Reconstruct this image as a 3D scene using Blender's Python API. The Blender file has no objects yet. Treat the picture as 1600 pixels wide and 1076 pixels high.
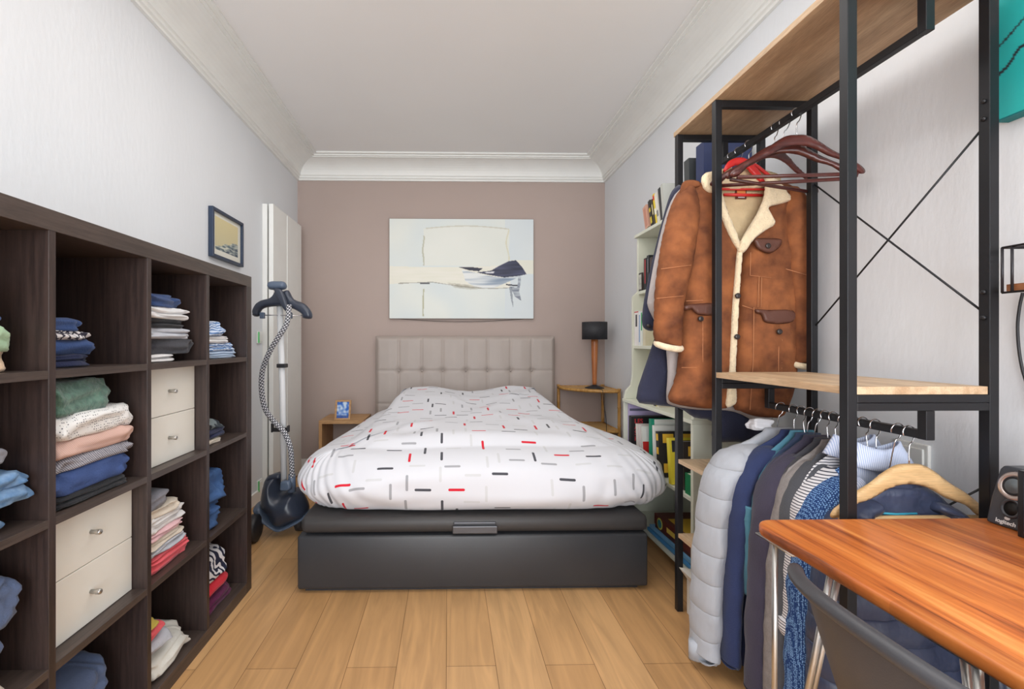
import bpy, bmesh, math, random
from math import sin, cos, pi, sqrt, radians as R
from mathutils import Vector, Matrix, noise
from mathutils.geometry import delaunay_2d_cdt
random.seed(7)
SC = bpy.context.scene
COL = SC.collection
# ------------------------------------------------------------------ camera, world, light, exposure
F = 722.0; PX = 714.0; PY = 536.0; H = 1.17; YAW = R(1.1)
cd = bpy.data.cameras.new('camera'); cam = bpy.data.objects.new('camera', cd); COL.objects.link(cam)
cam.location = (0, 0, H); cam.rotation_euler = (pi/2, 0, -YAW)
cd.sensor_width = 36; cd.lens = F/1600*36
cd.shift_x = (800-PX)/1600; cd.shift_y = -(538-PY)/1600
cd.clip_start = .02
SC.camera = cam
w = bpy.data.worlds.new('world'); SC.world = w; w.use_nodes = True
w.node_tree.nodes['Background'].inputs[0].default_value = (.86, .93, 1, 1)
w.node_tree.nodes['Background'].inputs[1].default_value = 1.1
def area(name, loc, rot, sx, sy, power, col):
    l = bpy.data.lights.new(name, 'AREA'); l.shape = 'RECTANGLE'; l.size = sx; l.size_y = sy
    l.energy = power; l.color = col
    o = bpy.data.objects.new(name, l); COL.objects.link(o); o.location = loc; o.rotation_euler = rot
    return o
area('window_daylight', (-.25, -2.9, 1.5), (R(100), 0, R(-10)), 2.8, 2.5, 182, (.935, .965, 1))
area('added_overhead_fill', (0.05, 1.7, 2.82), (0, 0, 0), 1.6, 2.8, 29, (1, .97, .94))  # unseen fill light without a fixture, added to even out the room's brightness
vs = SC.view_settings
vs.view_transform = 'Standard'; vs.look = 'None'; vs.gamma = 1; vs.use_curve_mapping = False
vs.exposure = 0.0

def at(px, py, X=None, Y=None, Z=None):
    """a point of the photograph turned into a world point on a known plane"""
    dx = (px-PX)/F; dz = (PY-py)/F; dy = 1.0
    wx = dx*cos(YAW) + dy*sin(YAW); wy = -dx*sin(YAW) + dy*cos(YAW)
    if X is not None: t = X/wx
    elif Y is not None: t = Y/wy
    else: t = (Z-H)/dz
    return Vector((wx*t, wy*t, H+dz*t))

# ------------------------------------------------------------------ colours and materials
def lin(c):
    return tuple(((x/255)/12.92 if x/255 <= .04045 else ((x/255+.055)/1.055)**2.4) for x in c[:3])
MC = {}
def newmat(name):
    m = bpy.data.materials.new(name); m.use_nodes = True
    nt = m.node_tree; b = nt.nodes['Principled BSDF']
    return m, nt, b
def mat(name, col, rough=.6, metal=0, var=.12, vs_=6, bump=0, bs=80, col2=None, stretch=(1,1,1), sheen=0, coat=0, spec=.5, detail=4):
    if name in MC: return MC[name]
    m, nt, b = newmat(name); N = nt.nodes; L = nt.links
    b.inputs['Roughness'].default_value = rough; b.inputs['Metallic'].default_value = metal
    b.inputs['Specular IOR Level'].default_value = spec
    if sheen: b.inputs['Sheen Weight'].default_value = sheen
    if coat: b.inputs['Coat Weight'].default_value = coat; b.inputs['Coat Roughness'].default_value = .15
    tc = N.new('ShaderNodeTexCoord'); mp = N.new('ShaderNodeMapping'); mp.inputs['Scale'].default_value = stretch
    L.new(tc.outputs['Object'], mp.inputs['Vector'])
    n = N.new('ShaderNodeTexNoise'); n.inputs['Scale'].default_value = vs_; n.inputs['Detail'].default_value = detail
    L.new(mp.outputs[0], n.inputs['Vector'])
    r = N.new('ShaderNodeValToRGB'); c = lin(col)
    if col2 is None:
        a = tuple(max(0, x*(1-var)) for x in c); d = tuple(min(1, x*(1+var)) for x in c)
    else: a = lin(col2); d = c
    r.color_ramp.elements[0].position = .3; r.color_ramp.elements[1].position = .7
    r.color_ramp.elements[0].color = (*a, 1); r.color_ramp.elements[1].color = (*d, 1)
    L.new(n.outputs['Fac'], r.inputs['Fac']); L.new(r.outputs['Color'], b.inputs['Base Color'])
    if bump:
        n2 = N.new('ShaderNodeTexNoise'); n2.inputs['Scale'].default_value = bs; n2.inputs['Detail'].default_value = 3
        L.new(mp.outputs[0], n2.inputs['Vector'])
        bp = N.new('ShaderNodeBump'); bp.inputs['Strength'].default_value = bump; bp.inputs['Distance'].default_value = .004
        L.new(n2.outputs['Fac'], bp.inputs['Height']); L.new(bp.outputs['Normal'], b.inputs['Normal'])
    MC[name] = m; return m
def cloth(name, col, **k):
    k.setdefault('rough', .9); k.setdefault('bump', .35); k.setdefault('bs', 220); k.setdefault('spec', .15); k.setdefault('sheen', .15)
    return mat(name, col, **k)
def striped(name, c1, c2, axis='Y', scale=60, duty=.5, rough=.9, distort=0.3):
    if name in MC: return MC[name]
    m, nt, b = newmat(name); N = nt.nodes; L = nt.links
    b.inputs['Roughness'].default_value = rough; b.inputs['Specular IOR Level'].default_value = .2
    tc = N.new('ShaderNodeTexCoord'); wv = N.new('ShaderNodeTexWave'); wv.wave_type = 'BANDS'; wv.bands_direction = axis
    wv.inputs['Scale'].default_value = scale; wv.inputs['Distortion'].default_value = distort; wv.inputs['Detail'].default_value = 1
    L.new(tc.outputs['Object'], wv.inputs['Vector'])
    r = N.new('ShaderNodeValToRGB'); r.color_ramp.elements[0].position = duty-.08; r.color_ramp.elements[1].position = duty+.08
    r.color_ramp.elements[0].color = (*lin(c1), 1); r.color_ramp.elements[1].color = (*lin(c2), 1)
    L.new(wv.outputs['Fac'], r.inputs['Fac']); L.new(r.outputs['Color'], b.inputs['Base Color'])
    MC[name] = m; return m
def dotted(name, c1, c2, scale=60, size=.3, feature='F1', rough=.9):
    if name in MC: return MC[name]
    m, nt, b = newmat(name); N = nt.nodes; L = nt.links
    b.inputs['Roughness'].default_value = rough; b.inputs['Specular IOR Level'].default_value = .2
    tc = N.new('ShaderNodeTexCoord'); v = N.new('ShaderNodeTexVoronoi'); v.inputs['Scale'].default_value = scale
    v.inputs['Randomness'].default_value = .35 if feature == 'F1' else .9
    if feature != 'F1': v.feature = 'DISTANCE_TO_EDGE'
    L.new(tc.outputs['Object'], v.inputs['Vector'])
    r = N.new('ShaderNodeValToRGB'); r.color_ramp.elements[0].position = size-.03; r.color_ramp.elements[1].position = size+.03
    r.color_ramp.elements[0].color = (*lin(c1), 1); r.color_ramp.elements[1].color = (*lin(c2), 1)
    L.new(v.outputs['Distance'], r.inputs['Fac']); L.new(r.outputs['Color'], b.inputs['Base Color'])
    MC[name] = m; return m
def wood(name, c1, c2, axis='X', scale=3, rough=.4, coat=0, fine=26, ratio=14, c3=None):
    if name in MC: return MC[name]
    m, nt, b = newmat(name); N = nt.nodes; L = nt.links
    b.inputs['Roughness'].default_value = rough
    if coat: b.inputs['Coat Weight'].default_value = coat; b.inputs['Coat Roughness'].default_value = .12
    tc = N.new('ShaderNodeTexCoord'); mp = N.new('ShaderNodeMapping')
    s = [ratio]*3; s['XYZ'.index(axis)] = 1; mp.inputs['Scale'].default_value = s
    L.new(tc.outputs['Object'], mp.inputs['Vector'])
    n = N.new('ShaderNodeTexNoise'); n.inputs['Scale'].default_value = scale; n.inputs['Detail'].default_value = 6; n.inputs['Distortion'].default_value = .6
    L.new(mp.outputs[0], n.inputs['Vector'])
    r = N.new('ShaderNodeValToRGB'); e = r.color_ramp.elements
    e[0].position = .33; e[1].position = .66; e[0].color = (*lin(c2), 1); e[1].color = (*lin(c1), 1)
    if c3: q = e.new(.5); q.color = (*lin(c3), 1)
    L.new(n.outputs['Fac'], r.inputs['Fac'])
    n2 = N.new('ShaderNodeTexNoise'); n2.inputs['Scale'].default_value = fine; n2.inputs['Detail'].default_value = 2
    L.new(mp.outputs[0], n2.inputs['Vector'])
    mx = N.new('ShaderNodeMix'); mx.data_type = 'RGBA'; mx.blend_type = 'MULTIPLY'
    mr = N.new('ShaderNodeMapRange'); mr.inputs[1].default_value = .3; mr.inputs[2].default_value = .7; mr.inputs[3].default_value = .8; mr.inputs[4].default_value = 1.08
    L.new(n2.outputs['Fac'], mr.inputs[0]); mx.inputs['Factor'].default_value = 1
    L.new(r.outputs['Color'], mx.inputs['A']); L.new(mr.outputs[0], mx.inputs['B'])
    L.new(mx.outputs['Result'], b.inputs['Base Color'])
    MC[name] = m; return m
def vcol(name='painted_canvas', rough=.6):
    if name in MC: return MC[name]
    m, nt, b = newmat(name); N = nt.nodes; L = nt.links
    a = N.new('ShaderNodeVertexColor'); a.layer_name = 'Col'
    L.new(a.outputs['Color'], b.inputs['Base Color']); b.inputs['Roughness'].default_value = rough
    MC[name] = m; return m

# ------------------------------------------------------------------ mesh builder
class MB:
    def __init__(s): s.v = []; s.f = []; s.uv = None; s.mi = []
    def add(s, vs_, fs):
        k = len(s.v); s.v += [Vector(p) for p in vs_]; s.f += [tuple(i+k for i in f) for f in fs]; return s
    def box(s, x0, x1, y0, y1, z0, z1):
        return s.add([(x0,y0,z0),(x1,y0,z0),(x1,y1,z0),(x0,y1,z0),(x0,y0,z1),(x1,y0,z1),(x1,y1,z1),(x0,y1,z1)],
                     [(0,3,2,1),(4,5,6,7),(0,1,5,4),(1,2,6,5),(2,3,7,6),(3,0,4,7)])
    def bar(s, a, b, w_=.02, h_=None):
        a = Vector(a); b = Vector(b); h_ = h_ or w_; d = (b-a).normalized()
        up = Vector((0,0,1)) if abs(d.z) < .9 else Vector((0,1,0))
        u = d.cross(up).normalized(); v = u.cross(d).normalized()
        P = [p + u*su*w_/2 + v*sv*h_/2 for p in (a, b) for su, sv in ((-1,-1),(1,-1),(1,1),(-1,1))]
        return s.add(P, [(0,1,2,3),(7,6,5,4),(0,4,5,1),(1,5,6,2),(2,6,7,3),(3,7,4,0)])
    def tube(s, pts, r, n=10, cap=True, sq=1.0):
        pts = [Vector(p) for p in pts]; k = len(s.v); m = len(pts); prev = None
        for i, p in enumerate(pts):
            d = (pts[min(i+1, m-1)] - pts[max(i-1, 0)]).normalized()
            if prev is None:
                up = Vector((0,0,1)) if abs(d.z) < .9 else Vector((0,1,0)); u = d.cross(up).normalized()
            else: u = (prev - d*prev.dot(d)).normalized()
            prev = u; v = d.cross(u); rr = r(i/(m-1)) if callable(r) else r
            for j in range(n):
                a = 2*pi*j/n; s.v.append(p + u*cos(a)*rr + v*sin(a)*rr*sq)
        for i in range(m-1):
            for j in range(n):
                a = k+i*n+j; b = k+i*n+(j+1) % n; s.f.append((a, b, b+n, a+n))
        if cap: s.f.append(tuple(k+j for j in range(n))[::-1]); s.f.append(tuple(k+(m-1)*n+j for j in range(n)))
        return s
    def lathe(s, c, prof, n=24, axis='Z'):
        c = Vector(c); k = len(s.v); m = len(prof)
        for r_, h_ in prof:
            for j in range(n):
                a = 2*pi*j/n; x, y = r_*cos(a), r_*sin(a)
                s.v.append(c + (Vector((x,y,h_)) if axis == 'Z' else Vector((h_,x,y)) if axis == 'X' else Vector((y,h_,x))))
        for i in range(m-1):
            for j in range(n):
                a = k+i*n+j; b = k+i*n+(j+1) % n; s.f.append((a, b, b+n, a+n))
        s.f.append(tuple(k+j for j in range(n))[::-1]); s.f.append(tuple(k+(m-1)*n+j for j in range(n)))
        return s
    def loft(s, rings, cap=True):
        k = len(s.v); n = len(rings[0])
        for r_ in rings: s.v += [Vector(p) for p in r_]
        for i in range(len(rings)-1):
            for j in range(n):
                a = k+i*n+j; b = k+i*n+(j+1) % n; s.f.append((a, b, b+n, a+n))
        if cap: s.f.append(tuple(k+j for j in range(n))[::-1]); s.f.append(tuple(k+(len(rings)-1)*n+j for j in range(n)))
        return s
    def prism(s, outline, mapf, d0, d1):
        n = len(outline); s.add([mapf(a, b, d0) for a, b in outline] + [mapf(a, b, d1) for a, b in outline],
              [tuple(range(n))[::-1], tuple(range(n, 2*n))] + [(i, (i+1) % n, n+(i+1) % n, n+i) for i in range(n)]); return s
    def pillow(s, outline, mapf, thick, edge, res=.012, wr=0, wf=14, seed=0, back=1.0, stretch=(1,1), fold=0):
        n = len(outline); O = [Vector(p) for p in outline]
        xs = [p.x for p in O]; ys = [p.y for p in O]
        def inside(p):
            c = False; j = n-1
            for i in range(n):
                if (O[i].y > p.y) != (O[j].y > p.y) and p.x < (O[j].x-O[i].x)*(p.y-O[i].y)/(O[j].y-O[i].y)+O[i].x: c = not c
                j = i
            return c
        def dist(p):
            m = 9
            for i in range(n):
                a = O[i]; b = O[(i+1) % n]; ab = b-a; t = max(0, min(1, (p-a).dot(ab)/max(ab.length_squared, 1e-12)))
                m = min(m, (p-a-ab*t).length)
            return m
        pts = list(O); y = min(ys)+res/2; row = 0
        while y < max(ys):
            x = min(xs)+res/2+(res/2 if row % 2 else 0)
            while x < max(xs):
                p = Vector((x, y))
                if inside(p) and dist(p) > res*.45: pts.append(p)
                x += res
            y += res*.87; row += 1
        V, E, Fc, *_ = delaunay_2d_cdt(pts, [(i, (i+1) % n) for i in range(n)], [], 1, 1e-6)
        T = []; D = []
        for p in V:
            d = dist(p); e = min(d/edge, 1); D.append(d)
            t = thick*sqrt(max(0, 1-(1-e)**2))
            q = Vector((p.x*wf*stretch[0], p.y*wf*stretch[1], seed*3.7))
            nn = noise.noise(q) + .5*noise.noise(q*2.1)
            fd = (1-abs(noise.noise(q*.8+Vector((5,2,1)))))**4 if fold else 0
            T.append((t + e*(wr*nn + fold*fd), d))
        k = len(s.v); nv = len(V); B = {}
        for i, p in enumerate(V): s.v.append(Vector(mapf(p.x, p.y, T[i][0] if T[i][1] > 1e-5 else 0)))
        for i, p in enumerate(V):
            if T[i][1] > 1e-5: B[i] = len(s.v); s.v.append(Vector(mapf(p.x, p.y, -T[i][0]*back)))
            else: B[i] = k+i
        for f in Fc:
            s.f.append(tuple(k+i for i in f)); s.f.append(tuple(B[i] for i in f)[::-1])
        return s
    def build(s, name, material, parent=None, smooth=True, bevel=0, sub=0, base=True):
        lo = Vector([min(p[i] for p in s.v) for i in range(3)]); hi = Vector([max(p[i] for p in s.v) for i in range(3)])
        if parent is not None: org = wloc(parent)
        else: org = Vector(((lo.x+hi.x)/2, (lo.y+hi.y)/2, lo.z))
        oo = Vector(((lo.x+hi.x)/2, (lo.y+hi.y)/2, lo.z)) if parent is not None else org
        me = bpy.data.meshes.new(name); me.from_pydata([p-oo for p in s.v], [], s.f)
        if s.uv:
            ul = me.uv_layers.new(name='UVMap')
            for lp in me.loops: ul.data[lp.index].uv = s.uv[lp.vertex_index]
        bm = bmesh.new(); bm.from_mesh(me); bmesh.ops.recalc_face_normals(bm, faces=bm.faces); bm.to_mesh(me); bm.free()
        mats = material if isinstance(material, list) else [material]
        for m in mats: me.materials.append(m)
        if smooth: me.polygons.foreach_set('use_smooth', [True]*len(me.polygons))
        o = bpy.data.objects.new(name, me); COL.objects.link(o)
        if parent is not None: o.parent = parent; o.location = oo-org
        else: o.location = org
        if bevel:
            md = o.modifiers.new('bevel', 'BEVEL'); md.width = bevel; md.segments = 2; md.limit_method = 'ANGLE'; md.angle_limit = R(40)
            md.harden_normals = False
        if sub:
            md = o.modifiers.new('sub', 'SUBSURF'); md.levels = sub; md.render_levels = sub
        return o
def wloc(o):
    p = Vector(o.location)
    while o.parent: o = o.parent; p += Vector(o.location)
    return p
def tag(o, label, cat, group=None, kind=None):
    if label: o['label'] = label
    if cat: o['category'] = cat
    if group: o['group'] = group
    if kind: o['kind'] = kind
    return o
def thing(name, label, cat, loc, group=None):
    o = bpy.data.objects.new(name, None); COL.objects.link(o); o.location = loc; o.empty_display_size = .05
    return tag(o, label, cat, group)
def struct(name, mb, m, smooth=False, bevel=0):
    o = mb.build(name, m, None, smooth, bevel); o['kind'] = 'structure'; return o
def spl(pts, sub=4, closed=True):
    P = [Vector(p) for p in pts]; n = len(P); out = []
    rng = range(n) if closed else range(n-1)
    g = (lambda i: P[i % n]) if closed else (lambda i: P[max(0, min(n-1, i))])
    for i in rng:
        p0, p1, p2, p3 = g(i-1), g(i), g(i+1), g(i+2)
        for k in range(sub):
            t = k/sub
            out.append(.5*((2*p1)+(p2-p0)*t+(2*p0-5*p1+4*p2-p3)*t*t+(3*p1-p0-3*p2+p3)*t**3))
    if not closed: out.append(P[-1])
    return out
def face_map(Y, n=-1):            # plane facing the camera side (normal -Y)
    return lambda a, b, d: (a, Y + n*d, b)
def pxo(pts, Y, sub=3):           # photo outline -> metres on the plane at distance Y
    q = [at(x, y, Y=Y) for x, y in pts]; q = [Vector((p.x, p.z)) for p in q]
    return spl(q, sub) if sub > 1 else q
def text_mb(txt, size, mapf, depth=.0006, align='LEFT', space=1.0, bold=0):
    c = bpy.data.curves.new('t', 'FONT'); c.body = txt; c.size = size; c.extrude = depth; c.align_x = align; c.space_line = space; c.offset = bold
    o = bpy.data.objects.new('t', c); me = bpy.data.meshes.new_from_object(o)
    mb = MB(); mb.add([mapf(v.co.x, v.co.y, v.co.z) for v in me.vertices], [tuple(p.vertices) for p in me.polygons])
    bpy.data.objects.remove(o); bpy.data.curves.remove(c); bpy.data.meshes.remove(me); return mb
def copy_tree(o, parent=None):
    c = o.copy(); COL.objects.link(c)
    if parent: c.parent = parent
    for ch in [x for x in COL.objects if x.parent == o]: copy_tree(ch, c)
    return c
def canvas(name, w_, h_, fn, mapf, nx, ny, parent, rough=.6):
    mb = MB(); cols = []
    for j in range(ny+1):
        for i in range(nx+1):
            u = i/nx; v = j/ny; mb.v.append(Vector(mapf(u*w_, -v*h_, 0))); cols.append(lin(fn(u, v)))
    for j in range(ny):
        for i in range(nx):
            a = j*(nx+1)+i; mb.f.append((a, a+1, a+nx+2, a+nx+1))
    o = mb.build(name, vcol('painted_surface_%d' % int(rough*100), rough), parent, True)
    ca = o.data.color_attributes.new('Col', 'FLOAT_COLOR', 'POINT')
    for i, c in enumerate(cols): ca.data[i].color = (*c, 1)
    return o
def nz(x, y, s=1, seed=0): return noise.noise(Vector((x*s, y*s, seed)))
def mix3(a, b, t): t = max(0, min(1, t)); return tuple(a[i]*(1-t)+b[i]*t for i in range(3))
def inpoly(p, P):
    c = False; j = len(P)-1
    for i in range(len(P)):
        if (P[i][1] > p[1]) != (P[j][1] > p[1]) and p[0] < (P[j][0]-P[i][0])*(p[1]-P[i][1])/(P[j][1]-P[i][1])+P[i][0]: c = not c
        j = i
    return c

# ------------------------------------------------------------------ common materials
M_wall = mat('white_wall_paint', (224,226,229), .85, var=.03, vs_=1.2, bump=.25, bs=45, stretch=(1,1,.35), spec=.2)
M_back = mat('mauve_wall_paint', (178,161,153), .8, var=.03, vs_=1.1, bump=.06, bs=120, spec=.25)
M_ceil = mat('ceiling_paint', (240,239,238), .9, var=.02, vs_=.8, spec=.1)
M_trim = mat('gloss_white_trim', (236,236,232), .45, var=.02)
M_black = mat('black_powder_coated_steel', (34,34,37), .42, metal=.35, var=.1)
M_oak = wood('light_oak_board', (222,193,158), (188,155,120), 'Y', 2.2, .45)
M_oaku = wood('oak_decor_board', (196,166,132), (152,122,92), 'Y', 1.4, .5, ratio=9)
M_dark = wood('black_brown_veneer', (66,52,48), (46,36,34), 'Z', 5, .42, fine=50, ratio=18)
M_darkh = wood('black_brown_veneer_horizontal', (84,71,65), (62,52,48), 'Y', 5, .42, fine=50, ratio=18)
M_cream = mat('cream_drawer_lacquer', (232,229,220), .35, var=.02)
M_chrome = mat('brushed_steel', (200,198,194), .3, metal=.95, var=.04)
M_wire = mat('polished_hook_wire', (215,215,218), .2, metal=1, var=.02)

YB = 4.35
XL = at(465, 285, Y=YB).x; XR = at(945, 285, Y=YB).x
ZC = 2.87; ZK = at(700, 284, Y=YB).z
YN = -2.8
# ------------------------------------------------------------------ room
def floor_mat():
    m, nt, b = newmat('oak_plank_floor'); N = nt.nodes; L = nt.links
    tc = N.new('ShaderNodeTexCoord'); mp = N.new('ShaderNodeMapping'); mp.inputs['Rotation'].default_value = (0, 0, pi/2)
    mp.inputs['Location'].default_value = (.35, .045, 0)
    L.new(tc.outputs['Object'], mp.inputs['Vector'])
    br = N.new('ShaderNodeTexBrick'); br.offset = .37; br.inputs['Scale'].default_value = 1
    br.inputs['Brick Width'].default_value = 1.35; br.inputs['Row Height'].default_value = .18
    br.inputs['Mortar Size'].default_value = .0012; br.inputs['Mortar Smooth'].default_value = .2
    br.inputs['Color1'].default_value = (*lin((207,163,113)), 1); br.inputs['Color2'].default_value = (*lin((185,140,91)), 1)
    br.inputs['Mortar'].default_value = (*lin((128,92,56)), 1); br.inputs['Bias'].default_value = -.1
    L.new(mp.outputs[0], br.inputs['Vector'])
    mp2 = N.new('ShaderNodeMapping'); mp2.inputs['Scale'].default_value = (14, 1.2, 1); L.new(tc.outputs['Object'], mp2.inputs['Vector'])
    n = N.new('ShaderNodeTexNoise'); n.inputs['Scale'].default_value = 1.6; n.inputs['Detail'].default_value = 8; n.inputs['Distortion'].default_value = 1.2
    L.new(mp2.outputs[0], n.inputs['Vector'])
    mr = N.new('ShaderNodeMapRange'); mr.inputs[1].default_value = .3; mr.inputs[2].default_value = .72; mr.inputs[3].default_value = .82; mr.inputs[4].default_value = 1.14
    L.new(n.outputs['Fac'], mr.inputs[0])
    mx = N.new('ShaderNodeMix'); mx.data_type = 'RGBA'; mx.blend_type = 'MULTIPLY'; mx.inputs['Factor'].default_value = 1
    L.new(br.outputs['Color'], mx.inputs['A']); L.new(mr.outputs[0], mx.inputs['B']); L.new(mx.outputs['Result'], b.inputs['Base Color'])
    b.inputs['Roughness'].default_value = .42
    bp = N.new('ShaderNodeBump'); bp.inputs['Strength'].default_value = .25; bp.inputs['Distance'].default_value = .002
    L.new(br.outputs['Fac'], bp.inputs['Height']); bp.invert = True; L.new(bp.outputs['Normal'], b.inputs['Normal'])
    return m
struct('floor', MB().box(XL-.1, XR+.1, YN, YB+.1, -.05, 0), floor_mat())
struct('ceiling', MB().box(XL-.1, XR+.1, YN, YB+.1, ZC, ZC+.05), M_ceil)
struct('wall_left', MB().box(XL-.1, XL, YN, YB+.1, 0, ZC), M_wall)
struct('wall_right', MB().box(XR, XR+.1, YN, YB+.1, 0, ZC), M_wall)
struct('wall_back', MB().box(XL, XR, YB, YB+.1, 0, ZC), M_back)
prof = [(0,0),(.018,0),(.018,.015),(.03,.02),(.03,.038),(.04,.042)]
for k in range(9):
    a = pi/2*k/8; prof.append((.04+.155*(1-cos(a)), .042+.108*sin(a)))
prof += [(.195,.156),(.214,.156),(.214,.167),(.242,.167),(.242,.2),(0,.2)]
def cornice(name, mapf, L0, L1):
    mb = MB(); k = len(prof)
    P = [mapf(a, ZK+min(b, ZC-ZK-.0005), L0) for a, b in prof] + [mapf(a, ZK+min(b, ZC-ZK-.0005), L1) for a, b in prof]
    mb.add(P, [(i, i+1, k+i+1, k+i) for i in range(k-1)]); o = mb.build(name, M_trim, None, False)
    o['kind'] = 'structure'; return o
# mitred at the corners: each run is cut where the two profiles meet
def cornice_m(name, kind):
    mb = MB(); k = len(prof); A = []; B = []
    for a, b in prof:
        z = ZK+min(b, ZC-ZK-.0005)
        if kind == 'left': A.append((XL+a, YN, z)); B.append((XL+a, YB-a, z))
        if kind == 'right': A.append((XR-a, YN, z)); B.append((XR-a, YB-a, z))
        if kind == 'back': A.append((XL+a, YB-a, z)); B.append((XR-a, YB-a, z))
    mb.add(A+B, [(i, i+1, k+i+1, k+i) for i in range(k-1)]); struct(name, mb, M_trim)
cornice_m('trim_1', 'left'); cornice_m('trim_2', 'right'); cornice_m('trim_3', 'back')
struct('baseboard_left', MB().box(XL, XL+.018, YN, at(412,0,X=XL).y, 0, .09), M_trim, bevel=.004)
struct('baseboard_right', MB().box(XR-.018, XR, YN, YB, 0, .09), M_trim, bevel=.004)
struct('baseboard_back', MB().box(XL+.02, XR-.02, YB-.018, YB, 0, .09), M_trim, bevel=.004)
# shallow white door leaf standing against the left wall near the corner
dx0 = XL+.083; dy0 = at(427,400,X=dx0).y; dy1 = at(471,400,X=dx0).y; dz = at(427,318,X=dx0).z
d1 = thing('door_1', None, None, (dx0, (dy0+dy1)/2, 0)); d1['kind'] = 'structure'
MB().box(dx0-.035, dx0, dy0, dy1, .01, dz).build('door_leaf', M_trim, d1, False, .003)
MB().box(XL, XL+.036, dy0, dy1-.02, .0, dz).build('door_frame', M_trim, d1, False, .003)
mb = MB()
for fy in (.02, .12): mb.box(dx0, dx0+.006, dy0+fy, dy0+fy+.05, .02, dz-.02)
MB().box(dx0, dx0+.004, dy0+.3, dy0+.305, .02, dz-.01).build('door_seam', M_trim, d1, False)
# switch and sockets
def plate(name, c, w_, h_, side, label, cat, rocker=2):
    s = 1 if side == 'L' else -1; x = XL if side == 'L' else XR
    t = thing(name, label, cat, (x, c.y, c.z-h_/2))
    xs = sorted((x, x+s*.012)); MB().box(xs[0], xs[1], c.y-w_/2, c.y+w_/2, c.z-h_/2, c.z+h_/2).build('plate', mat('white_plastic', (232,232,228), .35, var=.01), t, False, .004)
    for k in range(rocker):
        ww = w_*.8/rocker; y0 = c.y-w_*.4+k*ww; xs = sorted((x+s*.01, x+s*.017))
        MB().box(xs[0], xs[1], y0+.002, y0+ww-.002, c.z-h_*.33, c.z+h_*.33).build('rocker', MC['white_plastic'], t, False, .002)
    return t
green = mat('green_protective_film', (120,215,140), .4)
for (px, py, lab, nm, cat) in ((404,527,'white light switch with green film at eye height on the left wall','light_switch','light switch'),
                          (404,758,'white wall socket with green film low beside the steamer','wall_socket','socket')):
    c = at(px, py, X=XL); t = plate(nm, c, .085, .085 if py > 600 else .09, 'L', lab, cat, 1)
    MB().box(XL+.012, XL+.0185, c.y-.042, c.y-.024, c.z-.04, c.z+.04).build('film', green, t, False)
plate('light_switch', at(1428,712,X=XR), .11, .09, 'R', 'white double light switch behind the clothes rail on the right wall', 'light switch', 1)

# ------------------------------------------------------------------ pictures
def abstract(u, v):
    n = nz(u*3, v*2, 1.5, 3); n2 = nz(u*2, v*14, 3, 8)
    wob = .008*nz(u*4, v*4, 2, 1)
    c = mix3((214,222,222), (226,229,222), .5+n)
    if u > .8: c = mix3(c, (212,220,225), .6)
    if .235+wob < u < .83+wob and (.1-.03*sin((u-.23)*5.2)+wob) < v < .47: c = mix3((223,226,218), (229,230,222), .5+n)
    if abs(u-.235-wob) < .005 and .17 < v < .47: c = mix3(c, (176,174,150), .7)
    if abs(u-.235-wob) < .004 and .7 < v < .98: c = (180,178,150)
    if abs(u-.82-.01*sin(v*20)) < .004 and .1 < v < .42: c = mix3(c, (214,205,168), .6)
    if abs(v-(.1-.03*sin((u-.23)*5.2))) < .006 and .25 < u < .83: c = (205,204,190)
    b0 = .475+.01*sin(u*5); b1 = .655-.02*sin(u*4)+.05*max(0, sin((u-.3)*4.6))
    if b0 < v < b1 and u < .84: c = mix3((229,227,212), (233,230,218), .5+n2)
    if u > .84 and .41 < v < .55: c = (228,227,213)
    if abs(v-b1) < .004+.004*nz(u*9, 1, 1, 4) and .06 < u < .84: c = mix3(c, (120,116,106), .55)
    if abs(v-.648) < .006 and .21 < u < .28: c = (84,86,92)
    G = [(.5,.51),(.6,.54),(.78,.59),(.93,.56),(.82,.64),(.72,.695),(.6,.69),(.53,.63)]
    if inpoly((u+wob, v+wob), G): c = mix3((228,230,228), (120,138,160), (1.9*(u-.52)+.8*n2-2*max(0, v-.64)))
    if inpoly((u, v), [(.4,.64),(.55,.66),(.66,.70),(.56,.71),(.45,.69)]): c = mix3(c, (150,145,128), .3+.8*max(0, nz(u*20, v*30, 1, 2)))
    D = [(.60,.535),(.70,.515),(.78,.46),(.83,.425),(.88,.415),(.915,.47),(.953,.555),(.88,.575),(.80,.59),(.70,.56)]
    if inpoly((u+wob*.8, v+wob*.8), D): c = mix3((44,46,66), (74,78,104), .4+1.2*n2)
    if inpoly((u, v), [(.66,.535),(.73,.525),(.72,.545),(.67,.545)]): c = (214,214,216)
    if inpoly((u+wob*.5, v), [(.475,.483),(.57,.483),(.645,.495),(.62,.525),(.55,.515)]): c = (48,50,66)
    if inpoly((u, v+wob), [(.81,.655),(.89,.66),(.89,.675),(.81,.668)]): c = (60,62,70)
    if inpoly((u+wob, v), [(.895,.58),(.915,.58),(.90,.72),(.915,.82),(.87,.78),(.84,.68),(.885,.69)]): c = mix3(c, (88,94,112), .55+.6*n2)
    if inpoly((u, v), [(.83,.68),(.85,.68),(.86,.9),(.845,.82)]): c = mix3(c, (110,116,128), .6)
    return c
PT = YB-.032
p0 = at(608,341,Y=PT); p1 = at(834,498,Y=PT)
t = thing('painting', 'wide pale abstract painting with a dark navy stroke hung above the bed', 'painting', ((p0.x+p1.x)/2, YB-.016, p1.z))
MB().box(p0.x, p1.x, PT, YB-.002, p1.z, p0.z).build('canvas_edge', mat('raw_canvas_edge', (120,104,92), .8), t, False, .001)
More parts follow.
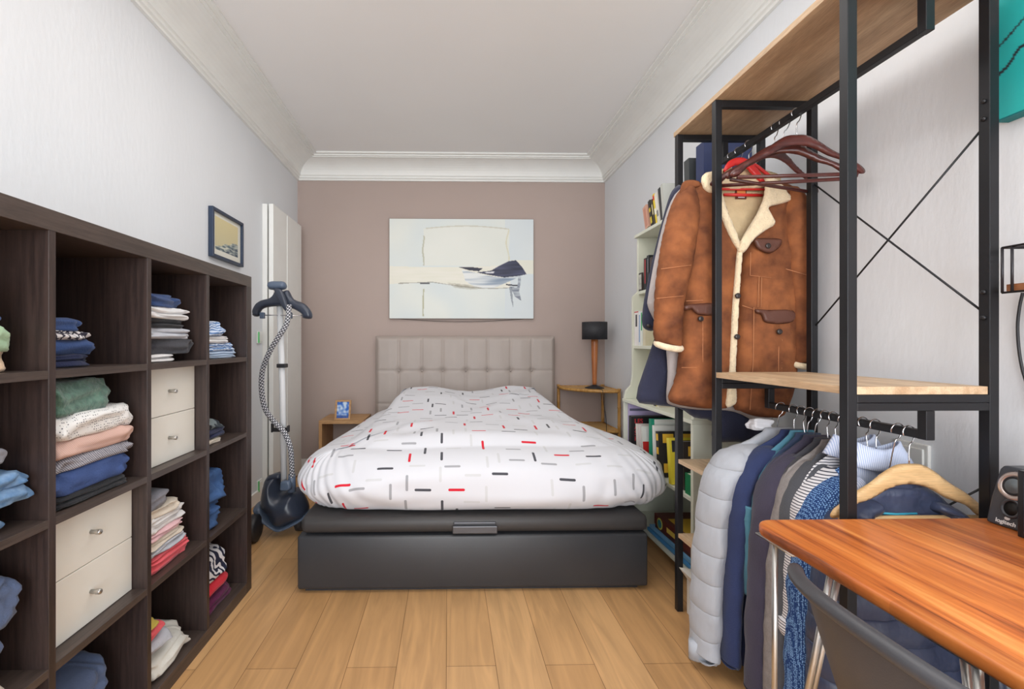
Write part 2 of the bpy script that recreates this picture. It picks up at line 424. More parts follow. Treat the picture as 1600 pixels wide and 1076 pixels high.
canvas('painted_face', p1.x-p0.x-.006, p0.z-p1.z-.006, abstract, lambda a, b, d: (p0.x+.003+a, PT-.0015, p0.z-.003+b), 300, 210, t)
MB().tube([Vector((p0.x+.05+(p1.x-p0.x-.1)*k/12, YB-.012, p1.z+.004-.03*sin(pi*k/12))) for k in range(13)], .0022, 6).build('hanging_wire', mat('dark_wire', (60,55,50), .5), t)

f0 = at(333,321,X=XL+.03); f1 = at(381,413,X=XL+.03); fz0 = at(334,400,X=XL+.03).z+.0; fz1 = f0.z
t = thing('framed_print', 'small navy framed seascape print above the dark shelf unit', 'framed picture', (XL, (f0.y+f1.y)/2, fz0))
ya, yb = f0.y, f1.y; mb = MB(); fw = .018
for y0, y1, z0, z1 in ((ya, ya+fw, fz0, fz1), (yb-fw, yb, fz0, fz1), (ya+fw, yb-fw, fz0, fz0+fw), (ya+fw, yb-fw, fz1-fw, fz1)):
    mb.box(XL+.001, XL+.03, y0, y1, z0, z1)
mb.build('frame', mat('navy_frame', (42,56,78), .4), t, False, .002)
def sea(u, v):
    m = .09
    if u < m*1.1 or u > 1-m*1.1 or v < m or v > 1-m*1.6: return (226,224,212)
    c = mix3((222,208,158), (200,192,158), v)
    hill = .66+.12*sin(u*4+1.2)+.06*nz(u*3, 0, 2, 2)
    if v > hill: c = mix3((86,104,112), (214,216,200), .45+1.3*nz(u*3, v*9, 2.5, 5))
    if v > hill+.13: c = mix3((58,76,92), (196,202,190), .4+1.1*nz(u*4, v*12, 2.2, 9))
    return c
canvas('print', yb-ya-2*fw, fz1-fz0-2*fw, sea, lambda a, b, d: (XL+.014, ya+fw+a, fz1-fw+b), 90, 90, t, .25)

# teal painting at the right
q = at(1553,192,X=XR-.04); ty1 = q.y; tz0 = q.z
t = thing('painting', 'teal painting with a dark branch on the right wall', 'painting', (XR, ty1-.3, tz0))
MB().box(XR-.04, XR-.001, ty1-.6, ty1, tz0, tz0+.8).build('canvas_edge', mat('teal_canvas_edge', (30,120,125), .7), t, False, .002)
def teal(u, v):
    c = mix3((20,150,150), (40,182,176), .5+nz(u*5, v*5, 1.2, 2)); n = .02*nz(u*6, v*3, 3, 1)
    ln = .86-.55*u+n
    if abs(v-ln) < .007 and u < .7: c = (30,34,42)
    if abs(v-(.75-.3*u+n)) < .005 and u < .5: c = (34,40,46)
    for (a, b, r_) in ((.12,.60,.05),(.2,.66,.04),(.3,.4,.09),(.55,.3,.12)):
        d = sqrt((u-a)**2+((v-b)*1.3)**2)
        if d < r_*(1+.5*nz(u*10, v*10, 2, 4)): c = mix3((226,180,184), (240,214,204), .5+nz(u*8, v*8, 2, 5))
    return c
canvas('painted_face', .594, .794, teal, lambda a, b, d: (XR-.0415, ty1-.003-a, tz0+.797+b), 160, 200, t, .5)

# ------------------------------------------------------------------ big shelf unit on the left
KX, KB = -.94, -1.33
KY1 = at(393, 600, X=KX).y; T0 = .05; TI = .02; CW = .337; KY0 = KY1-2*T0-3*TI-4*CW
KZ = 1.487; RH = (KZ-2*T0-3*TI)/4
def cell_y(c): y1 = KY1-T0-c*(CW+TI); return y1-CW, y1          # column 0 is the farthest
def cell_z(r): z1 = KZ-T0-r*(RH+TI); return z1-RH, z1           # row 0 is the top one
t = thing('shelf_unit', 'large black-brown cube shelf unit holding folded clothes along the left wall', 'shelf unit', ((KX+KB)/2, (KY0+KY1)/2, 0))
MB().box(KB, KX, KY1-T0, KY1, 0, KZ-T0).build('side_panel', M_dark, t, False, .0012)
MB().box(KB, KX, KY0, KY0+T0, 0, KZ-T0).build('side_panel', M_dark, t, False, .0012)
MB().box(KB, KX, KY0, KY1, KZ-T0, KZ).build('top_panel', M_darkh, t, False, .0012)
MB().box(KB, KX, KY0+T0, KY1-T0, 0, T0).build('bottom_panel', M_darkh, t, False, .0012)
for c in range(3):
    y0, y1 = cell_y(c); MB().box(KB, KX-.001, y0-TI, y0, T0, KZ-T0).build('divider', M_dark, t, False, .001)
for r in range(1, 4):
    z0, z1 = cell_z(r)
    for c in range(4):
        y0, y1 = cell_y(c); MB().box(KB, KX-.0015, y0, y1, z1, z1+TI).build('shelf', M_darkh, t, False, .001)
MB().box(KB-.004, KB, KY0+.01, KY1-.01, .02, KZ-.02).build('back_panel', M_dark, t, False)
for c, r, wh in ((1, 1, 'farther upper'), (2, 2, 'nearer lower')):
    y0, y1 = cell_y(c); z0, z1 = cell_z(r)
    lab = 'cream two-drawer insert in the %s cell of the dark shelf unit' % wh
    d = thing('drawer_insert', lab, 'drawer insert', (KX-.2, (y0+y1)/2, z0), 'cream drawer inserts in the shelf unit')
    fx = KX-.047
    mb = MB()
    mb.box(KB+.02, fx-.02, y0+.002, y0+.014, z0, z1-.003).box(KB+.02, fx-.02, y1-.014, y1-.002, z0, z1-.003)
    mb.box(KB+.02, fx-.02, y0+.014, y1-.014, z0, z0+.012).box(KB+.02, fx-.02, y0+.014, y1-.014, z1-.015, z1-.003)
    mb.box(KB+.01, KB+.02, y0+.002, y1-.002, z0, z1-.003).build('case', M_cream, d, False)
    hh = (z1-z0-.006)/2
    for k in range(2):
        a = z0+.001+k*(hh+.002)
        dr = MB().box(fx-.018, fx, y0+.003, y1-.003, a, a+hh).build('drawer', M_cream, d, False, .0015)
        kb = MB().lathe((fx, (y0+y1)/2, a+hh/2), [(.006,0),(.006,.014),(.0075,.016),(.0075,.026),(.006,.028)], 16, 'X').build('knob', M_chrome, d, True)
        wl = wloc(kb); kb.parent = dr; kb.location = wl-wloc(dr)

# ------------------------------------------------------------------ folded clothes
def foldmesh(cx, cy, z, lx, ly, h, layers=2, seed=0, slump=0, rough_=1.0, tilt=0):
    mb = MB(); n = 84; rows = []
    nv = max(10, layers*7)
    def foot(th, s):
        c, q = cos(th), sin(th); e = 2/7.0
        return Vector(((abs(c)**e)*(1 if c > 0 else -1)*lx/2*s, (abs(q)**e)*(1 if q > 0 else -1)*ly/2*s))
    prof_ = [(.0, 0), (.5, 0), (.82, .0)]
    for k in range(nv+1):
        v = k/nv; lob = abs(sin(pi*v*layers))**.5
        prof_.append((.93+.07*lob-.035*v, .02+.9*v))
    prof_ += [(.8, .97), (.55, 1.0), (.28, 1.02)]
    for s, v in prof_:
        ring = []
        for j in range(n):
            th = 2*pi*j/n; p = foot(th, s)
            q = Vector((p.x*9+seed*3.1, p.y*9, seed*1.7))
            wl = noise.noise(q)*.5+noise.noise(q*2.3)*.3
            vv = v + wl*.33/max(layers, 1)*sin(pi*min(v, 1))*rough_
            zz = z + h*max(0, vv) - slump*h*max(0, p.x/(lx/2))**2*v + tilt*p.y*v
            amp = .012*rough_*noise.noise(Vector((th*1.9*ly*4+seed, v*layers*2.2, seed*.9)))+.005*rough_*noise.noise(Vector((p.x*55, p.y*55, zz*60+seed)))
            f = 1+amp/max(.05, p.length)*s
            top = .004*rough_*noise.noise(Vector((p.x*26, p.y*26, seed*2.3)))*(1 if v > .9 else 0)
            ring.append((cx+p.x*f, cy+p.y*f, max(z, zz+top) if v > 0 else z))
        rows.append(ring)
    mb.loft(rows); return mb
def C(name, col, **k): return cloth('fabric_'+name, col, **k)
M_blue = C('blue', (56,78,124)); M_navy = C('navy', (38,44,74)); M_lace = dotted('white_lace', (60,58,70), (226,222,222), 55, .1, 'EDGE')
M_white = C('white', (222,220,220)); M_char = C('charcoal', (62,62,68)); M_ltgrey = C('light_grey', (186,188,196)); M_grey = C('grey', (128,128,136))
M_jean = mat('light_denim', (142,172,204), .85, var=.2, vs_=34, col2=(84,124,168), bump=.4, bs=260)
M_jean2 = mat('mid_denim', (70,106,158), .85, vs_=18, col2=(48,80,128), bump=.4, bs=260)
M_green = mat('green_fleece_knit', (104,138,122), .95, vs_=70, col2=(66,98,88), bump=1, bs=110, sheen=.3)
M_dots = dotted('white_knit_with_grey_dots', (92,92,100), (232,230,228), 150, .26)
M_pink = striped('dusty_pink_knit', (202,166,154), (212,178,166), 'DIAGONAL', 110, .5, distort=2)
M_gknit = striped('grey_heather_knit', (112,112,122), (170,168,174), 'DIAGONAL', 90, .5, distort=3)
M_bstripe = striped('blue_white_striped_cotton', (104,136,184), (206,218,236), 'Z', 28, .5, distort=6)
M_beige = C('beige', (214,202,186)); M_cor = C('coral', (224,96,104)); M_pinkl = C('pale_pink', (226,184,188)); M_offw = C('off_white', (216,214,206))
M_red = C('red', (206,44,60)); M_purp = C('purple', (94,34,72)); M_zig = striped('white_and_navy_print', (232,232,236), (44,48,70), 'DIAGONAL', 16, .56, distort=9)
M_slate = C('slate_blue', (84,98,128)); M_mint = C('mint', (164,192,160)); M_peach = C('peach', (226,196,166)); M_tan = C('tan', (214,182,134))
M_camo = dotted('dark_camouflage_cotton', (58,64,70), (122,132,134), 22, .5); M_yel = C('yellow', (206,184,84)); M_orange = C('orange', (232,146,48))
M_purn = C('dark_purple_navy', (48,42,66)); M_pbl = C('pale_blue', (182,200,224)); M_blueb = mat('ribbed_blue_denim', (66,90,146), .85, vs_=14, col2=(48,70,120), bump=.5, bs=200)
M_blk = C('black', (38,38,42))
G = 'folded clothes in the dark shelf unit'
sd = [11]
def pile(c, r, y0, y1, xf, dx, items):
    z = cell_z(r)[0]; base = cell_y(c)[0]
    for it in items:
        m, h, lab, nm = it[:4]; o = it[4] if len(it) > 4 else {}
        sd[0] += 1; ya = y0+o.get('a', 0); yb = y1+o.get('b', 0); fx = xf+o.get('x', 0)
        mb = foldmesh(fx-dx/2, (ya+yb)/2, z, dx+o.get('dx', 0), yb-ya, h, o.get('n', 2), sd[0], o.get('s', 0), o.get('r', 1.0), o.get('t', 0))
        ob = mb.build('folded_'+{'top':'garment'}.get(nm, nm), m); tag(ob, lab, 'folded clothing', G); z += h*o.get('step', .9)
y = lambda c: cell_y(c)
a0 = y(0)[0]; a1 = y(1)[0]; a2 = y(2)[0]; a3 = y(3)[1]
pile(0, 0, a0+.01, a0+.328, -.965, .3, [
  (M_pbl, .035, 'pale blue folded shirt at the bottom of the farthest top shelf pile', 'shirt', {'n':2,'r':1.4}),
  (M_bstripe, .036, 'folded shirt with a blue and white striped collar under the striped bundle', 'shirt', {'n':2,'b':-.03}),
  (M_white, .034, 'white folded top peeking out under the blue striped bundle', 'top', {'b':-.09,'r':1.4}),
  (M_bstripe, .062, 'loose blue and white striped bundle topping the farthest top shelf pile', 'shirt', {'n':1,'b':-.14,'r':2.2})])
pile(0, 1, a0+.005, a0+.15, -.965, .28, [
  (M_beige, .022, 'thin cream folded top under the dark camouflage clothes', 'top', {'n':1,'b':.02}),
  (M_navy, .045, 'dark blue folded trousers below the camouflage top', 'trousers', {'n':2,'b':.05}),
  (M_camo, .05, 'dark camouflage patterned top lying on dark blue trousers', 'top', {'n':1,'b':.03,'s':.5,'r':2})])
pile(0, 2, a0+.005, a0+.15, -.97, .28, [
  (M_jean2, .115, 'blue denim bundle underneath another in the third far cell', 'jeans', {'n':2,'r':2.5}),
  (M_jean2, .13, 'blue denim bundle on top in the third far cell', 'jeans', {'n':1,'b':.06,'r':3})])
pile(0, 3, a0+.005, a0+.24, -.975, .3, [
  (M_purp, .075, 'purple folded garment at the bottom of the farthest lowest pile', 'top', {'n':2,'b':.04,'s':.4}),
  (M_red, .06, 'bright red folded garment above the purple one', 'top', {'n':1,'b':.02,'s':.2}),
  (M_zig, .13, 'white top with navy zigzag print over the red garment', 'top', {'n':1,'r':2.2,'s':.2})])
pile(1, 0, a1+.01, a1+.29, -.965, .3, [
  (M_white, .03, 'white folded garment at the very bottom beneath the charcoal one', 'top', {'n':2,'b':-.1}),
  (M_char, .058, 'charcoal folded trousers near the bottom of the grey and white pile', 'trousers', {'n':1,'b':.03,'r':1.8}),
  (M_ltgrey, .042, 'light grey folded shirt between charcoal and black garments', 'shirt', {'n':2,'r':1.5}),
  (M_blk, .034, 'black folded top below the white one with a red edge', 'top', {'n':2,'b':-.03}),
  (M_white, .046, 'white folded shirt with red edge under the blue top', 'shirt', {'n':2,'b':-.01,'r':1.5}),
  (M_blue, .055, 'blue crumpled top on the summit of the grey and white pile', 'top', {'n':1,'b':-.06,'r':2.6,'s':.3})])
pile(1, 2, a1+.01, a1+.27, -.965, .3, [
  (M_cor, .032, 'coral folded garment at the bottom of the long pink pile', 'top', {'n':1,'r':1.6}),
  (M_cor, .03, 'coral folded garment second from the bottom of the long pink pile', 'top', {'n':2,'b':.01,'r':1.4}),
  (M_ltgrey, .032, 'light grey folded trousers above the coral garments', 'trousers', {'n':2,'b':-.02,'r':1.4}),
  (M_beige, .03, 'beige folded top between grey trousers and a pink top', 'top', {'n':2,'b':-.03,'r':1.4}),
  (M_pinkl, .026, 'pale pink folded top in the middle of the long pile', 'top', {'n':2,'b':-.03}),
  (M_white, .052, 'white buttoned folded shirt above the pale pink top', 'shirt', {'n':2,'b':-.01,'r':1.7}),
  (M_beige, .036, 'beige crumpled top near the summit of the long pink pile', 'top', {'n':1,'b':-.06,'r':2.4}),
  (M_grey, .06, 'grey rolled garment topping the long pink pile', 'top', {'n':1,'b':-.13,'r':2.2})])
pile(1, 3, a1+.01, a1+.29, -.97, .3, [
  (M_offw, .1, 'off-white crumpled trousers spread in the lowest cell', 'trousers', {'n':1,'r':3,'s':.5}),
  (M_ltgrey, .055, 'pale grey folded top under the coral one in the lowest cell', 'top', {'n':1,'b':-.12,'r':2,'s':.4}),
  (M_cor, .035, 'coral folded garment below the yellow one in the lowest cell', 'top', {'n':1,'b':-.16,'r':1.6}),
  (M_yel, .03, 'yellow folded garment topping the lowest cell pile', 'top', {'n':1,'b':-.19})])
pile(2, 0, a2+.01, a2+.2, -1.0, .27, [
  (M_navy, .036, 'dark navy folded garment at the bottom of the small blue pile', 'top', {'n':2,'b':.0}),
  (M_blue, .045, 'blue folded garment beneath the white lace top', 'top', {'n':1,'b':.03,'r':1.8}),
  (M_lace, .026, 'white lace top folded between two blue garments', 'top', {'n':1,'b':.005,'r':1.6}),
  (M_blue, .036, 'blue folded garment topping the small pile above the lace', 'top', {'n':1,'b':-.03,'r':1.8})])
sd[0] += 1; ob = foldmesh(-1.19, a2+.22, cell_z(0)[0], .2, .16, .045, 2, 5).build('folded_socks', M_char); tag(ob, 'dark grey bundled garment behind the small blue pile', 'folded clothing', G)
ob.location.x -= .0
pile(2, 1, a2+.008, a2+.3, -.955, .31, [
  (M_blk, .034, 'black folded garment under the ribbed blue denim', 'trousers', {'n':2,'b':.0}),
  (M_blueb, .068, 'ribbed blue denim garment folded below the grey knit', 'trousers', {'n':1,'b':.005,'r':1.3}),
  (M_gknit, .036, 'grey heather knit folded below the dusty pink sweater', 'sweater', {'n':1,'b':.025,'r':1.6}),
  (M_pink, .05, 'dusty pink knit sweater folded under the dotted one', 'sweater', {'n':1,'b':.02,'r':1.6}),
  (M_dots, .068, 'white knit sweater with small grey dots', 'sweater', {'n':1,'b':.025,'r':1.4}),
  (M_green, .09, 'fuzzy green sweater on top of the dotted one', 'sweater', {'n':1,'b':-.06,'r':2.4,'x':-.01})])
pile(2, 3, a2+.01, a2+.25, -.99, .28, [
  (M_slate, .10, 'slate blue garment at the bottom of the lowest near cell', 'trousers', {'n':2,'r':2,'b':.03}),
  (M_slate, .15, 'slate blue crumpled garment on top in the lowest near cell', 'top', {'n':1,'r':3,'s':.5})])
pile(3, 0, a3-.25, a3-.05, -.97, .3, [
  (M_peach, .05, 'peach folded garment at the bottom of the nearest top pile', 'top', {'n':1,'r':1.5,'b':.012}),
  (M_mint, .062, 'mint green folded garment in the nearest top pile', 'top', {'n':1,'r':1.6,'b':.01}),
  (M_blue, .048, 'bright blue folded garment above the mint green one', 'top', {'n':1,'r':1.4,'b':-.022}),
  (M_tan, .055, 'tan folded garment topping the nearest top pile', 'top', {'n':1,'r':1.4,'b':-.045})])
pile(3, 1, a3-.3, a3-.045, -.955, .31, [
  (M_jean, .05, 'light blue jeans at the bottom of the nearest denim pile', 'jeans', {'n':1,'r':1.4,'b':-.02}),
  (M_white, .016, 'thin white cloth squeezed between light blue jeans', 'top', {'n':1,'b':-.08,'x':.004}),
  (M_jean, .04, 'light blue jeans in the middle of the nearest denim pile', 'jeans', {'n':1,'r':1.6,'b':.045}),
  (M_jean, .036, 'light blue jeans topping the nearest denim pile', 'jeans', {'n':1,'r':1.6,'b':.035}),
  (M_char, .032, 'dark grey folded garment lying on the light blue jeans', 'top', {'n':1,'b':-.045}),
  (M_grey, .036, 'grey folded garment below the navy one above the jeans', 'top', {'n':1,'b':-.02}),
  (M_navy, .034, 'navy folded garment topping the grey ones above the jeans', 'top', {'n':1,'b':-.07})])
pile(3, 2, a3-.3, a3-.06, -.96, .3, [
  (M_beige, .06, 'beige garment at the bottom of the nearest third row pile', 'top', {'n':1,'r':1.6,'b':-.01}),
  (M_pbl, .03, 'pale blue garment above the beige one in the nearest pile', 'top', {'n':1,'r':1.4,'b':-.03}),
  (M_slate, .06, 'slate blue folded garment below the orange edged one', 'top', {'n':1,'r':1.4,'b':-.01}),
  (M_orange, .012, 'thin orange garment squeezed in the slate blue pile', 'top', {'n':1,'b':-.02}),
  (M_slate, .115, 'thick slate blue sweater topping the nearest third row pile', 'sweater', {'n':1,'r':2.2,'b':.025})])

# ------------------------------------------------------------------ garment steamer
SY = 2.88
g0 = at(438, 826, Y=SY)
t = thing('garment_steamer', 'upright garment steamer with a dark hanger, silver pole and striped hose', 'garment steamer', (g0.x, SY, 0))
M_pl = mat('dark_blue_grey_plastic', (50,56,70), .3, var=.05); M_pl2 = mat('blue_grey_plastic', (84,98,118), .35, var=.05)
M_rub = mat('matte_black_plastic', (36,36,40), .5)
zf = lambda p: max(p, .002)
fm = face_map(SY)
def clampz(O): return [Vector((p.x, max(p.y, .012))) for p in O]
MB().pillow(clampz(pxo([(416,748),(424,741),(438,738),(441,752),(447,765),(462,762),(474,776),(482,795),(478,805),(462,812),(444,820),(430,815),(422,800),(410,786)], SY)), fm, .13, .09, .012).build('water_tank_body', M_pl, t)
MB().pillow(clampz(pxo([(400,790),(408,782),(418,784),(425,800),(434,812),(446,815),(470,804),(482,797),(486,802),(470,814),(446,825),(434,824),(420,815),(410,808)], SY)), face_map(SY), .10, .03, .01).build('bumper', M_pl2, t)
MB().pillow(pxo([(416,752),(420,743),(436,738),(440,741),(440,748),(424,750),(419,760)], SY-.05), face_map(SY-.05), .03, .02, .01).build('carry_handle', M_pl, t)
for px_, nm in ((409, 'a'), (466, 'b')):
    wc = at(px_, 804, Y=SY-.02); r_ = .078
    MB().lathe((wc.x-.03, SY-(.13 if nm == 'a' else -.03), r_+.002), [(.02,-.004),(.045,0),(.06,.002),(r_,.012),(r_,.05),(.06,.06),(.02,.062)], 28, 'X').build('wheel', M_rub, t)
MB().pillow(pxo([(437,756),(440,752),(452,752),(454,765),(438,768)], SY-.13), face_map(SY-.115), .02, .01, .008).build('pole_socket', M_pl2, t)
pa = at(444, 757, Y=SY-.06); pb = at(437, 470, Y=SY); pm = at(441,600,Y=SY-.03)
MB().tube([pa, pm, pb], .0185, 16).build('pole', mat('silver_painted_tube', (222,224,226), .35, var=.02), t)
c1 = at(441, 571, Y=SY-.03); MB().box(c1.x-.026, c1.x+.028, c1.y-.028, c1.y+.024, c1.z-.012, c1.z+.012).build('pole_clamp', M_rub, t, False, .004)
c2 = at(442, 668, Y=SY-.04); mb = MB(); mb.box(c2.x-.055, c2.x+.05, c2.y-.03, c2.y-.02, c2.z-.02, c2.z+.005); mb.box(c2.x-.055, c2.x-.045, c2.y-.05, c2.y-.02, c2.z-.02, c2.z+.035); mb.box(c2.x+.04, c2.x+.05, c2.y-.05, c2.y-.02, c2.z-.02, c2.z+.02)
mb.build('hose_hook', M_rub, t, False, .003)
ho = [(394.8,492.5),(396.7,478.5),(406.5,469.6),(423,464.6),(431.6,453.4),(441,455),(451,453.4),(459.5,467.4),(476,474.3),(486.8,486.9),(487,497.5),(473,496.7),(472,491),(459,482.7),(440,478.5),(417.6,480),(408,485.5),(405,494)]
MB().pillow(pxo(ho, SY-.02), face_map(SY-.02), .028, .018, .008).build('hanger', M_pl, t)
MB().pillow(pxo([(418,446),(421,440),(432,439),(444,440),(448,446),(445,452),(432,453),(421,452)], SY-.05), face_map(SY-.05), .035, .022, .008).build('steam_head', M_pl2, t)
MB().pillow(pxo([(428,452),(440,452),(448,470),(452,484),(446,486),(438,474)], SY-.08), face_map(SY-.08), .014, .01, .006).build('steam_handle', M_pl, t)
ba = at(404, 492, Y=SY-.02); bb = at(480, 493, Y=SY-.02); MB().tube([ba, bb], .003, 8).build('trouser_bar', M_wire, t)
for px_ in (410, 453):
    c = at(px_, 492, Y=SY-.03); MB().box(c.x-.014, c.x+.014, c.y-.012, c.y+.012, c.z-.022, c.z+.016).build('clip', M_pl2, t, False, .004)
def hose_mat():
    m, nt, b = newmat('black_white_braided_hose'); N = nt.nodes; L = nt.links
    uv = N.new('ShaderNodeUVMap'); mp = N.new('ShaderNodeMapping'); mp.inputs['Scale'].default_value = (1,1,1); L.new(uv.outputs[0], mp.inputs['Vector'])
    ck = N.new('ShaderNodeTexBrick'); ck.inputs['Scale'].default_value = 1; ck.inputs['Brick Width'].default_value = .5; ck.inputs['Row Height'].default_value = .5
    ck.inputs['Mortar Size'].default_value = .1; ck.inputs['Mortar'].default_value = (*lin((52,54,64)),1); ck.inputs['Color1'].default_value = (*lin((228,228,230)),1); ck.inputs['Color2'].default_value = (*lin((214,214,220)),1)
    L.new(mp.outputs[0], ck.inputs['Vector']); L.new(ck.outputs['Color'], b.inputs['Base Color']); b.inputs['Roughness'].default_value = .7
    return m
hp = [(452,476,-.09),(448,505,-.1),(434,528,-.1),(420,552,-.09),(410,580,-.08),(409,612,-.08),(415,640,-.09),(430,660,-.1),(444,675,-.11),(453,697,-.11),(456,725,-.09),(456,752,-.07)]
P = spl([at(x, y_, Y=SY+o) for x, y_, o in hp], 9, False)
mb = MB(); mb.tube(P, .0155, 12); uvs = []; s_ = 0
for i, p in enumerate(P):
    if i: s_ += (P[i]-P[i-1]).length
    for j in range(12): uvs.append((s_/.013*.5, abs(j-6)/12*3+s_*22))
mb.uv = uvs; mb.build('hose', hose_mat(), t)
MB().tube([P[-1]+Vector((0,0,.045)), P[-1]+Vector((0,0,-.06))], lambda q_: .02+.006*q_, 14).build('hose_socket', M_pl2, t)

# ------------------------------------------------------------------ bed
BX0 = at(464, 928, Y=2.17).x; BX1 = at(1013, 923, Y=2.17).x; BF = 2.17; BE = YB-.13
bed = thing('bed', 'storage bed with black leatherette base and tufted grey headboard', 'bed', ((BX0+BX1)/2, (BF+BE)/2, 0))
M_lea = mat('black_leatherette', (50,51,54), .38, var=.06, vs_=3, bump=.12, bs=500)
M_lea2 = mat('black_leatherette_lid', (54,52,52), .5, var=.06, vs_=3, bump=.12, bs=500)
MB().box(BX0, BX1, BF, BE, .018, .268).build('base', M_lea, bed, True, .012)
MB().box(BX0+.012, BX1+.006, BF+.004, BE, .274, .352).build('lid', M_lea2, bed, True, .026)
hx = at(742, 828, Y=BF-.01); mb = MB()
mb.box(hx.x-.105, hx.x+.105, BF-.022, BF+.02, .281, .29).box(hx.x-.105, hx.x+.105, BF-.022, BF-.012, .281, .318).box(hx.x-.1, hx.x+.1, BF-.004, BF+.02, .29, .33)
mb.build('lid_handle', mat('graphite_handle', (88,88,92), .3, metal=.5), bed, False, .004)
MB().box(BX0+.03, BX1-.04, BF+.03, BE-.02, 0, .02).build('plinth', M_rub, bed, False)
hw0 = at(586, 600, Y=YB-.12).x; hw1 = at(868, 600, Y=YB-.12).x; hz1 = at(700, 525, Y=YB-.12).z
seams = [at(x, 600, Y=YB-.12).x for x in (623,659,692,728,762,798,831)]; zseam = at(700, 579, Y=YB-.12).z
zs = [zseam, zseam-.3, zseam-.6]
M_hb = mat('taupe_leatherette', (168,156,148), .5, var=.03, bump=.1, bs=400)
mb = MB(); nx, nzz = 200, 110; hz0 = .05
for j in range(nzz+1):
    for i in range(nx+1):
        x = hw0+(hw1-hw0)*i/nx; z = hz0+(hz1-hz0)*j/nzz
        dx = min(abs(x-s) for s in seams); dzm = min(abs(z-s) for s in zs)
        e = min(x-hw0, hw1-x, hz1-z)
        d = .034*min(1, (max(0, e)/.035))**.5
        g = .010*math.exp(-(dx/.008)**2)*.75 + .010*math.exp(-(dzm/.008)**2)*.7 + .016*math.exp(-(dx*dx+dzm*dzm)/.0007)
        fold = .004*noise.noise(Vector((x*30, z*4, 3)))*math.exp(-min(dzm, .2)/.08)
        bulge = .006*min(1, dx/.09)
        mb.v.append(Vector((x, YB-.082-d-bulge*(e > .02)+g*(e > .01)+fold*.4, z)))
for j in range(nzz):
    for i in range(nx): a = j*(nx+1)+i; mb.f.append((a, a+1, a+nx+2, a+nx+1))
mb.build('headboard_cushion', M_hb, bed)
MB().box(hw0+.002, hw1-.002, YB-.085, YB-.015, .0, hz1-.002).build('headboard_frame', M_hb, bed, True, .01)
for zb in zs[:1]:
    for s in seams: MB().lathe((s, YB-.106, zb), [(.001,-.004),(.009,-.002),(.009,.004)], 12, 'Y').build('tuft_button', M_hb, bed)
# duvet
def duvet_mat():
    m, nt, b = newmat('white_duvet_with_dashes'); N = nt.nodes; L = nt.links
    b.inputs['Roughness'].default_value = .85; b.inputs['Specular IOR Level'].default_value = .2; b.inputs['Sheen Weight'].default_value = .1
    def math_(op, a, c=None, d=None):
        n = N.new('ShaderNodeMath'); n.operation = op
        for i, q in enumerate((a, c, d)):
            if q is None: continue
            if isinstance(q, (int, float)): n.inputs[i].default_value = q
            else: L.new(q, n.inputs[i])
        return n.outputs[0]
    uv = N.new('ShaderNodeUVMap'); base = (*lin((211,211,216)), 1); col = None
    for layer, (S, ox, oy, keep) in enumerate(((.155, .03, .05, .94), (.155, .105, .128, .72))):
        sp = N.new('ShaderNodeSeparateXYZ'); L.new(uv.outputs[0], sp.inputs[0])
        x = math_('DIVIDE', math_('ADD', sp.outputs[0], ox+7), S); y = math_('DIVIDE', math_('ADD', sp.outputs[1], oy+7), S*.9)
        cx = math_('FLOOR', x); cy = math_('FLOOR', y); fx = math_('SUBTRACT', math_('SUBTRACT', x, cx), .5); fy = math_('SUBTRACT', math_('SUBTRACT', y, cy), .5)
        cb = N.new('ShaderNodeCombineXYZ'); L.new(cx, cb.inputs[0]); L.new(cy, cb.inputs[1]); cb.inputs[2].default_value = layer*5+1.3
        wn = N.new('ShaderNodeTexWhiteNoise'); L.new(cb.outputs[0], wn.inputs['Vector'])
        sc = N.new('ShaderNodeSeparateColor'); L.new(wn.outputs['Color'], sc.inputs[0])
        # offsets
        fx = math_('ADD', math_('MULTIPLY', fx, S), math_('MULTIPLY', math_('SUBTRACT', sc.outputs[0], .5), .05))
        fy = math_('ADD', math_('MULTIPLY', fy, S*.9), math_('MULTIPLY', math_('SUBTRACT', sc.outputs[1], .5), .05))
        o = math_('GREATER_THAN', sc.outputs[2], .55)     # vertical?
        o2 = math_('SUBTRACT', 1, o)
        ax = math_('ABSOLUTE', math_('ADD', math_('MULTIPLY', fx, o2), math_('MULTIPLY', fy, o)))
        ay = math_('ABSOLUTE', math_('ADD', math_('MULTIPLY', fy, o2), math_('MULTIPLY', fx, o)))
        ex = math_('MAXIMUM', math_('SUBTRACT', ax, .033), 0)
        d = math_('SQRT', math_('ADD', math_('MULTIPLY', ex, ex), math_('MULTIPLY', ay, ay)))
        mask = math_('LESS_THAN', d, .0062); mask = math_('MULTIPLY', mask, math_('LESS_THAN', wn.outputs['Value'], keep))
        w2 = N.new('ShaderNodeTexWhiteNoise'); cb2 = N.new('ShaderNodeCombineXYZ'); L.new(cx, cb2.inputs[0]); L.new(cy, cb2.inputs[1]); cb2.inputs[2].default_value = layer*3+9
        L.new(cb2.outputs[0], w2.inputs['Vector'])
        r = N.new('ShaderNodeValToRGB'); r.color_ramp.interpolation = 'CONSTANT'; e = r.color_ramp.elements
        e[0].color = (*lin((200,200,202)), 1); e[1].position = .36; e[1].color = (*lin((158,158,162)), 1)
        q = e.new(.64); q.color = (*lin((74,74,80)), 1); q = e.new(.82); q.color = (*lin((205,34,52)), 1)
        L.new(w2.outputs['Value'], r.inputs['Fac'])
        mx = N.new('ShaderNodeMix'); mx.data_type = 'RGBA'; L.new(mask, mx.inputs['Factor'])
        if col is None: mx.inputs['A'].default_value = base
        else: L.new(col, mx.inputs['A'])
        L.new(r.outputs['Color'], mx.inputs['B']); col = mx.outputs['Result']
    L.new(col, b.inputs['Base Color'])
    return m
